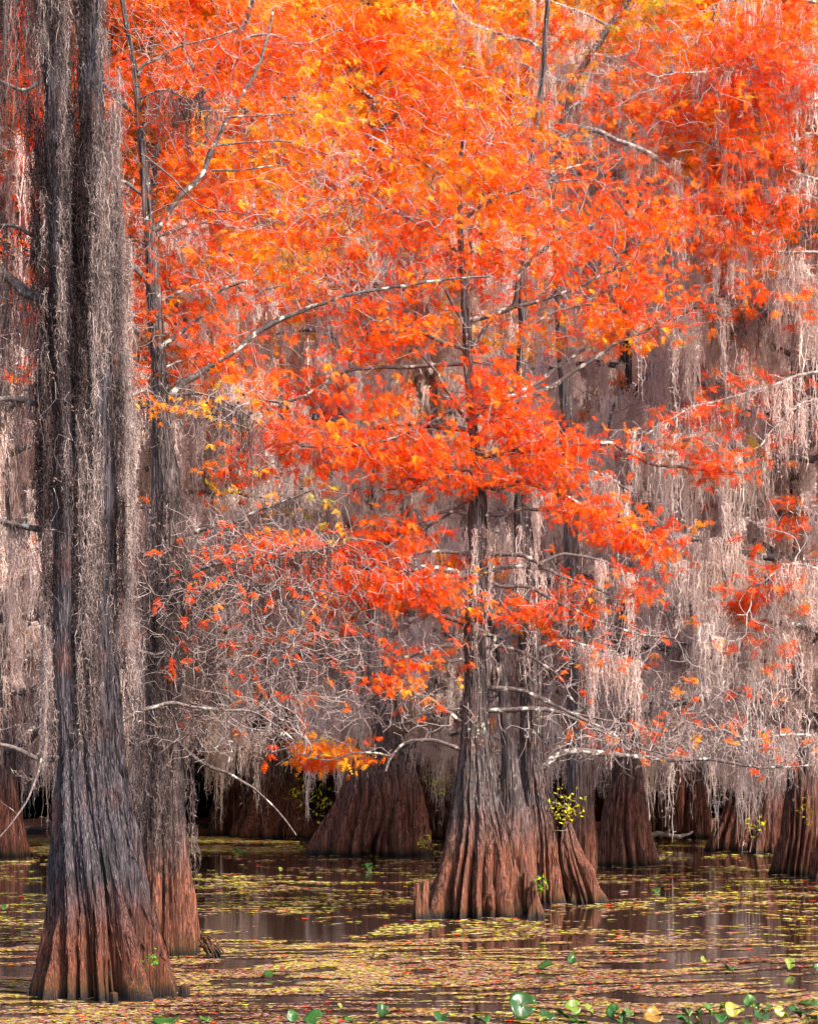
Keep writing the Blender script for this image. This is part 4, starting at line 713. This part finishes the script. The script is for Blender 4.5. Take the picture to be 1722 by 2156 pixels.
# the far wood: copies, each a tree of its own
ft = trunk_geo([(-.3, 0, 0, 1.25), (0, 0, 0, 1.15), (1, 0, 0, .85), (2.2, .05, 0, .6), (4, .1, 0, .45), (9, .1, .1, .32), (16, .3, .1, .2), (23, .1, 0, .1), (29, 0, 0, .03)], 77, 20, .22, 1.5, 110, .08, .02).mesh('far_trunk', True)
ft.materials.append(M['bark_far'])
rf = np.random.RandomState(9); placed = []
for dd, n, hs in ((71, 6, 1.05), (79, 10, 1.12), (87, 11, 1.2), (97, 12, 1.33)):
    for i in range(n):
        half = 900*dd/F+2; x = -half+2*half*(i+.5+rf.uniform(-.32, .32))/n; y = dd+rf.uniform(-3, 3)
        if dd < 75 and (abs(x+4.5) < 3.0 or 8.0 < x < 11.5): x += 4.5
        org = (x, y, 0.0); lb = 'moss-hung cypress standing in the wood beyond the far shore' if dd > 75 else 'moss-hung cypress of the row along the far shoreline'
        root = empty('cypress_tree', org, lb, 'tree', 'cypresses of the wood along and beyond the far shore' if dd > 75 else 'cypresses of the far shoreline row')
        px = CX+x*F/y; al = .80+.2*rf.rand()
        if px < 330: al = .44+.16*rf.rand()                          # browner leaves on this side of the wood
        elif px > 1500: al -= .08
        pt = PATB[0] if dd > 75 else PAT[rf.randint(3)]; r = rf.uniform(0, 6.28); s = hs*rf.uniform(.93, 1.08)
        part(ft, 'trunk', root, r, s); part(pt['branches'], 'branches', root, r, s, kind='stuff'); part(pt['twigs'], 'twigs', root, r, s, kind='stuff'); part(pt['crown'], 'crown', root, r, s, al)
        if True:
            mo = part(PAT[rf.randint(3)]['moss'] if dd < 100 else pt['moss'], 'spanish_moss', None, r, s/(1.12 if dd > 80 else 1), off=org); tag(mo, 'grey moss hanging in the wood beyond the water', 'moss', 'moss curtains of the far wood')

# evergreen undergrowth at the foot of the wood, its shade painted as near-black leaves
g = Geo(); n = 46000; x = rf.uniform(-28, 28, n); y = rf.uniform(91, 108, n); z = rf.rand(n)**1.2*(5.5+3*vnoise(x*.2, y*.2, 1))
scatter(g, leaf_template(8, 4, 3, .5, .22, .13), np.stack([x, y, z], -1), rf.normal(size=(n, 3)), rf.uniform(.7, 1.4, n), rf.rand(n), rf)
tag(g.build('undergrowth', M['shade_green']), 'dense evergreen undergrowth at the foot of the far wood, shade put into its leaf colour', 'undergrowth', kind='stuff')
for i, (x, y, w) in enumerate([(-13.5, 78.5, 3), (-6.2, 79.5, 2.5), (8.2, 66.5, 2.2), (15.5, 80.5, 3)]):
    g = Geo(); p = smoothpath([(-w/2, 0, .18, .10), (0, .3, .28, .09), (w*.3, .2, .2, .07), (w/2, .5, .45, .03)], .08, rng, .2); tube(g, p[:, :3], p[:, 3], 8, .3, i, .3)
    q = smoothpath([(0, .3, .28, .05), (.3, .1, .6, .035), (.35, 0, 1.0, .01)], .08, rng, .2); tube(g, q[:, :3], q[:, 3], 6, .3, i, .3)
    o = g.build('fallen_branch', M['limb'], None, True); o.location = (x, y, 0)
    tag(o, ['fallen branch on the red-brown shore at the far left', 'bare fallen branch lying at the shore left of the bell-shaped base', 'fallen log in the water behind the tall broken stump', 'fallen branch in the shady gap at the right'][i], 'branch')

# ================================================================== little shrubs with yellow-green leaves
def sprig_plant(x, y, d, hgt, n, label, tint=.9, wid=.35, seed=0):
    org = P(x, y, d); r = np.random.RandomState(seed); root = empty('sapling', org, label, 'sapling'); G = Grow(r); G.seed(smoothpath([(0, 0, -.12), (0, 0, .1), (.05, 0, hgt*.5)], .05))
    e = G.grow(ellipsoid(r, n, (0, -.05, hgt*.55), (wid, wid*.6, hgt*.5)), .4, .08, .3); g = Geo(); G.twigs(g, .003, .4, .01, 3, .3); g.build('stem', M['limb'], root)
    e = e[e >= 0]; pos = np.repeat(G.p[e], 3, 0)+r.normal(size=(len(e)*3, 3))*.03; g = Geo()
    scatter(g, (np.array([(0, 0, 0), (.3, .22, 0), (1, 0, 0), (.3, -.22, 0)]), np.array([(0, 1, 2, 3)])), pos, r.normal(size=pos.shape)+[0, -.4, .1], r.uniform(.05, .09, len(pos))*d/33, tint+r.normal(size=len(pos))*.08, r)
    g.build('leaves', M['green'], root)
sprig_plant(1192, 1742, d4-.3, .62, 42, 'yellow sapling growing out of the tall broken stump', .9, .3, 1)
sprig_plant(1140, 1876, d3-.7, .22, 16, 'small green sprig on the knee at the right foot of the central cypress', .6, .1, 2)
sprig_plant(690, 1725, 60.5, .8, 30, 'yellow-green sapling between the far left flared foot and the bell-shaped base', .95, .8, 3)
sprig_plant(925, 1672, 58.5, .5, 14, 'small yellow-green sprig in the dark gap left of the central trunk', .9, .3, 4)
sprig_plant(640, 1700, 71.0, 1.0, 26, 'thin yellow-green sapling against the far left flared foot', .9, .7, 5)
sprig_plant(890, 1800, 56.0, .5, 10, 'tiny green sprig on the right side of the bell-shaped base', .85, .25, 6)
sprig_plant(322, 2040, d1-1.0, .14, 10, 'tiny green sprig on the foot of the huge near left cypress', .5, .06, 7)
sprig_plant(1590, 1760, 59.0, .5, 12, 'yellow-green sprig on the sprawling foot at the right', .9, .3, 8)
sprig_plant(1700, 1730, 46.0, .5, 14, 'yellow-orange sprig on the foot near the right edge', 1.0, .3, 9)

# ================================================================== ground, water and what floats on it
nx, ny = 160, 220; gx = np.concatenate([np.linspace(-600, -45, 12), np.linspace(-40, 40, nx-24), np.linspace(45, 600, 12)]); gy = np.concatenate([np.linspace(-60, 60, 20), np.linspace(61, 110, ny-40), np.linspace(115, 900, 20)])
X, Y = np.meshgrid(gx, gy); sh = 79.5+2.6*(vnoise(X*.18+4, 3, 2)-.5)*2; hgt = np.clip((Y-sh)*.12, -.7, .25)+np.where(Y > sh, .12*vnoise(X*1.3, Y*1.3, 0), 0)
g = Geo(); I = np.arange(ny-1)[:, None]*nx+np.arange(nx-1)[None]; g.add(np.stack([X, Y, hgt], -1).reshape(-1, 3), np.stack([I, I+1, I+nx+1, I+nx], -1).reshape(-1, 4))
m, nt, N = mat('shore'); n1 = N('TexNoise', i_Scale=.9, i_Detail=8.0); tc = N('TexCoord'); nt.links.new(tc.outputs['Object'], n1.inputs['Vector']); r = ramp(nt, [(.35, (.03, .012, .006)), (.5, (.50, .11, .02)), (.72, (.30, .14, .03))])
nt.links.new(n1.outputs[0], r.inputs[0]); b = N('BsdfPrincipled', i_Roughness=.9); nt.links.new(r.outputs[0], b.inputs['Base Color']); o = N('OutputMaterial'); nt.links.new(b.outputs[0], o.inputs[0])
g.build('ground', m, None, True, 'structure')

m, nt, N = mat('water'); L = nt.links.new; tc = N('TexCoord'); mp = N('Mapping'); mp.inputs['Scale'].default_value = (1.2, 4.0, 1); L(tc.outputs['Object'], mp.inputs[0])
n1 = N('TexNoise', i_Scale=1.4, i_Detail=3.0); L(mp.outputs[0], n1.inputs['Vector'])
b = N('BsdfPrincipled', i_Roughness=.035, i_IOR=1.45); b.inputs['Base Color'].default_value = (.03, .015, .010, 1)
bp = N('Bump', i_Strength=.05, i_Distance=.05); L(n1.outputs[0], bp.inputs['Height']); L(bp.outputs[0], b.inputs['Normal']); o = N('OutputMaterial'); L(b.outputs[0], o.inputs[0])
g = Geo(); g.add([(-600, -60, 0), (600, -60, 0), (600, 120, 0), (-600, 120, 0)], [(0, 1, 2, 3)]); g.build('water', m, None, False, 'structure')

FLOAT = leaf_material('float_weed', [(0, (.04, .012, .01)), (.2, (.17, .06, .04)), (.36, (.45, .29, .25)), (.5, (.32, .13, .06)), (.64, (.30, .20, .03)), (.8, (.42, .38, .025)), (.93, (.55, .52, .05)), (.97, (.6, .5, .2)), (1, (.8, .06, .02))], .1)
def weed(n, y0, y1, size, dens, seed):
    r = np.random.RandomState(seed); y = np.sqrt(r.uniform(y0*y0, y1*y1, n)); hw = 880*y/F+.5; x = r.uniform(-1, 1, n)*hw
    k = dens(x, y) > r.rand(n); x, y = x[k], y[k]; n = len(x); s = size*r.uniform(.5, 1.5, n)*(y/y0)**.5
    a = (np.arange(5)*2*pi/5)[None]+r.rand(n, 1)*6; rr = s[:, None]*r.uniform(.55, 1.2, (n, 5)); tx, ty = r.normal(size=(2, n, 1))*.10
    vx = np.cos(a)*rr*1.6; vy = np.sin(a)*rr*.8; v = np.stack([x[:, None]+vx, y[:, None]+vy, .006+r.rand(n, 1)*.006+np.abs(vx*tx+vy*ty)], -1)
    patch = vnoise(x*.7+y*.3, y*.5-x*.2, 5); t = (.28+.5*(patch-.5)+np.where(r.rand(n) < .2, .42, 0)+r.normal(size=n)*.26+np.clip((y-26)/30, 0, .22)).clip(0, .96); t[r.rand(n) < .025] = 1
    g = Geo(); g.add(v.reshape(-1, 3), np.arange(n*5).reshape(-1, 5), np.repeat(t, 5)); return g
def dens_n(x, y):
    u = x*.97+y*.13+1.2*vnoise(x*.2, y*.2, 1); v = -x*.13+y*.97+2.4*vnoise(x*.35, y*.3, 6)
    a = vnoise(u*.33+7, v*.6, 2)*.28+vnoise(u*1.0, v*2.6, 8)*.32+vnoise(u*2.4, v*7.3, 5)*.40; th = np.interp(y, [15, 21, 25, 30, 36, 44, 60, 80], [.42, .44, .47, .51, .56, .59, .615, .59]); fine = vnoise(u*6, v*7, 4)
    far = (y > 60)*(x < -6.5)*(x > -9.5-.0*y)*0
    return np.clip((a-th)*11, 0, 1)*(.3+.9*fine)
tag(weed(420000, 15, 30, .015, dens_n, 1).build('floating_weed', FLOAT), 'speckled yellow, brown and red weed floating on the near water', 'water weed', kind='stuff')
tag(weed(190000, 30, 72, .034, dens_n, 2).build('floating_weed', FLOAT), 'thin streaks of yellow-green weed floating on the open water farther out', 'water weed', kind='stuff')
def dens_m(x, y):
    px = CX+x*F/y; return ((vnoise(x*.4, y*.5, 3) > .35)*np.clip((640-px)/60, 0, 1)*(y > 61)).astype(float)
tag(weed(60000, 61, 77, .07, dens_m, 3).build('weed_mat', FLOAT, None, False), 'solid yellow-green weed mat on the far water at the left', 'water weed', kind='stuff')

PAD = Geo()
def pad(x, y, w, tint, tilt, rot, label, lift=0.0, curl=.12, seed=0, group='lily pads along the front of the water'):
    d = base_d(y) if y > 1650 else 20; r = w*d/F/2*(.8 if w < 60 else .95); rs = np.random.RandomState(seed); n = 22; a = np.linspace(.16, 2*pi-.16, n); rad = np.linspace(0, 1, 5)
    v = []; 
    for q in rad:
        rr = r*q*(1+.05*np.sin(a*3+seed)*q); z = r*curl*(q**2)*(1.1*np.sin(a*2+seed)+.6*np.cos(a*3+1)+1.6*np.abs(np.cos(a)))+r*.06*rs.normal(size=n)*q
        v.append(np.stack([np.cos(a)*rr, np.sin(a)*rr*1.1, z], -1))
    v = np.concatenate(v); f = []
    for i in range(4):
        for j in range(n-1): f.append((i*n+j, i*n+j+1, (i+1)*n+j+1, (i+1)*n+j))
    g = Geo(); g.add(v, f, tint+rs.normal(size=len(v))*.04)
    o = g.build('lily_pad', M['pad'], None, True); o.location = P(x, y, d)*[1, 1, 0]+[0, 0, .012+lift+abs(math.sin(tilt))*r*.8]; o.rotation_euler = (tilt, rs.normal()*.1, rot)
    so = o.modifiers.new('s', 'SOLIDIFY'); so.thickness = .003
    tag(o, label, 'lily pad', group)
    if lift > .05 or tilt > .4:
        s = Geo(); s_ = smoothpath([(0, 0, 0), (.01, .02, -.08), (0, .03, -.5)], .04); tube(s, s_, .004, 5, 0, 0, .3); s.build('stalk', M['pad'], o, True)
m, nt, N = mat('pad'); at = N('Attribute', attribute_name='tint'); r_ = ramp(nt, [(0, (.008, .05, .010)), (.4, (.03, .13, .015)), (.65, (.14, .25, .02)), (.85, (.42, .36, .04)), (1, (.35, .11, .025))]); nt.links.new(at.outputs['Fac'], r_.inputs[0])
n1 = N('TexNoise', i_Scale=60.0, i_Detail=3.0); cc = mixc(nt, mth(nt, 'MULTIPLY', n1.outputs[0], .5), r_.outputs[0], (.05, .06, .01))
b = N('BsdfPrincipled', i_Roughness=.32); nt.links.new(cc, b.inputs['Base Color']); t_ = N('BsdfTranslucent'); nt.links.new(cc, t_.inputs[0]); mx = N('MixShader'); mx.inputs[0].default_value = .25; nt.links.new(b.outputs[0], mx.inputs[1]); nt.links.new(t_.outputs[0], mx.inputs[2]); o = N('OutputMaterial'); nt.links.new(mx.outputs[0], o.inputs[0]); M['pad'] = m
pads = [(1098, 2150, 62, .12, 1.0, .1, 'largest dark green lily pad, standing up at the front right of centre', .05), (803, 2152, 36, .1, 1.25, .5, 'round dark lily pad standing upright at the front centre', .05), (616, 2156, 34, .35, .9, .2, 'green heart-shaped pad at the front left of centre', .02), (660, 2156, 50, .3, .6, -.4, 'broad green pad lying beside the heart-shaped one', .0), (735, 2156, 26, .3, .4, 1, 'small round green pad left of the upright round one', 0),
 (722, 2146, 24, .4, .3, 2, 'small folded green pad behind the front row, left of centre', 0), (715, 2132, 16, .78, 1.1, 1, 'tiny pale leaf tip poking up left of centre', .03), (928, 2152, 40, .2, .5, 0, 'flat dark green pad between the upright pads', 0), (1012, 2156, 44, .25, .3, 1.2, 'dark pad at the bottom edge left of the largest pad', 0), (1150, 2152, 40, .15, .5, .7, 'teal-green pad right beside the largest one', .02),
 (1185, 2152, 38, .22, .7, 2.0, 'mid-green pad second to the right of the largest one', .02), (1205, 2144, 44, .68, .8, .3, 'pale yellow-green lily leaf, folded, right of the largest pad', .04), (1240, 2148, 34, .72, 1.0, 1.2, 'bright yellow curled lily leaf behind the teal pads', .04), (1215, 2158, 50, .4, .2, 2.2, 'light green pad at the bottom edge under the yellow leaves', 0), (1292, 2150, 38, .35, 1.0, -.7, 'green pad folded like a shell, right of the yellow leaves', .03), (1322, 2146, 26, .45, .9, .4, 'small dull green folded leaf right of the shell-like pad', .02),
 (1375, 2158, 52, .95, .7, .1, 'orange-brown withered lily leaf at the bottom edge', .02), (1435, 2154, 34, .35, .3, .5, 'small bright green pad right of the withered leaf', 0), (1490, 2144, 34, .5, .9, .9, 'olive pad leading the right-hand cluster', .03), (1515, 2150, 40, .3, .4, 0, 'green pad lying in the right-hand cluster', 0), (1540, 2146, 42, .85, .9, .2, 'yellow rolled leaf in the right-hand cluster', .03), (1578, 2132, 34, .45, .8, -.5, 'lit green pad rising highest in the right-hand cluster', .06),
 (1600, 2150, 40, .15, .5, .8, 'dark green pad under the highest one of the right-hand cluster', 0), (1640, 2148, 30, .75, 1.1, .3, 'small yellow cupped leaf right of the cluster', .03), (1672, 2146, 40, .15, .6, 1.3, 'dark folded pad near the right corner', .02), (1705, 2150, 36, .1, .4, 2, 'dark pad in the bottom right corner', 0), (1700, 2120, 50, .25, .12, 1, 'long flat pad near the right edge above the corner', 0),
 (1203, 2040, 26, .3, 1.2, .2, 'round bright green pad standing alone in mid water', .06), (1150, 2045, 44, .2, .25, -.4, 'curled dark leaf left of the lone standing pad', .02), (1480, 2035, 18, .72, 1.1, .8, 'tiny yellow leaf tip alone in mid water', .04), (1722, 2052, 26, .2, .9, .4, 'dark little pad at the right edge of mid water', .03), (1660, 2045, 30, .7, 1.0, .2, 'small dark and yellow pad pair in the mid water at the right', .03), (1535, 2042, 30, .25, .2, .4, 'flat green pad in mid water right of the yellow tip', 0),
 (350, 2156, 60, .35, .1, .2, 'flat grey-green pad at the bottom left edge', 0), (430, 2152, 26, .45, .3, .9, 'small green pad left of the dry stalks', 0), (565, 2060, 32, .2, .35, 0, 'dark green pad floating alone right of the huge near trunk', 0), (8, 1922, 16, .35, .9, 0, 'little green pad at the far left edge', .05), (772, 1833, 30, .45, .5, .4, 'light green pad in the open water before the bell-shaped base', .0), (590, 1838, 12, .8, 1.1, .4, 'tiny yellow-green leaf tip in the far open water', .03), (1380, 1880, 22, .4, .4, .4, 'lone green pad in the dark water below the ribbed skirt-like foot', 0), (500, 1798, 30, .45, .5, 1, 'green pad on the far weed mat', .0)]
for i, q in enumerate(pads):
    d_ = base_d(q[1]); pad(q[0], q[1], q[2], q[3], min(q[4], 1.25), q[5], q[6], q[7]+.0, .10+.22*((i*37%10)/10), i+1, None)

rp = np.random.RandomState(77)
for i in range(20):
    right = i % 3 != 0; x = rp.uniform(1440, 1722) if right else rp.uniform(1110, 1330); y = rp.uniform(2126, 2156) if right else rp.uniform(2138, 2158)
    pad(x, y, rp.uniform(12, 26), rp.choice([.1, .2, .3, .45, .8]), rp.uniform(.1, 1.1), rp.uniform(-2, 2), 'small overlapping lily leaf among the bigger pads of the right-hand cluster' if right else 'small lily leaf tucked between the largest pad and the yellow leaves', .01, rp.uniform(.2, .5), 100+i, 'small leaves of the right-hand lily cluster' if right else 'small leaves beside the largest lily pad')

# ================================================================== camera, light, sky
cam = bpy.data.cameras.new('camera'); co = bpy.data.objects.new('camera', cam); COL.objects.link(co); co.location = (0, 0, H); co.rotation_euler = (radians(90), 0, 0)
cam.sensor_fit = 'HORIZONTAL'; cam.sensor_width = 24; cam.lens = 24*F/1722; cam.shift_y = (YH-1078)/1722; cam.clip_end = 3000; SC.camera = co
w = bpy.data.worlds.new('World'); SC.world = w; w.use_nodes = True; nt = w.node_tree; nt.nodes.clear()
sky = nt.nodes.new('ShaderNodeTexSky'); sky.sky_type = 'NISHITA'; sky.sun_disc = False; sky.sun_elevation = radians(42); sky.sun_rotation = radians(132); sky.dust_density = 3.0; sky.ozone_density = 1.0
bg = nt.nodes.new('ShaderNodeBackground'); bg.inputs[1].default_value = .15; out = nt.nodes.new('ShaderNodeOutputWorld'); nt.links.new(sky.outputs[0], bg.inputs[0]); nt.links.new(bg.outputs[0], out.inputs[0])
sl_ = bpy.data.lights.new('sun', 'SUN'); sl_.energy = 3.9; sl_.angle = radians(8); sl_.color = (1, .93, .84); so_ = bpy.data.objects.new('sun', sl_); COL.objects.link(so_); so_.rotation_euler = (radians(48), 0, radians(48))
SC.view_settings.view_transform = 'Standard'; SC.view_settings.look = 'None'; SC.view_settings.exposure = 1.25; SC.view_settings.gamma = 1
SC.cycles.max_bounces = 6; SC.cycles.diffuse_bounces = 4; SC.cycles.glossy_bounces = 2; SC.cycles.transmission_bounces = 4; SC.cycles.transparent_max_bounces = 4; SC.cycles.use_denoising = True
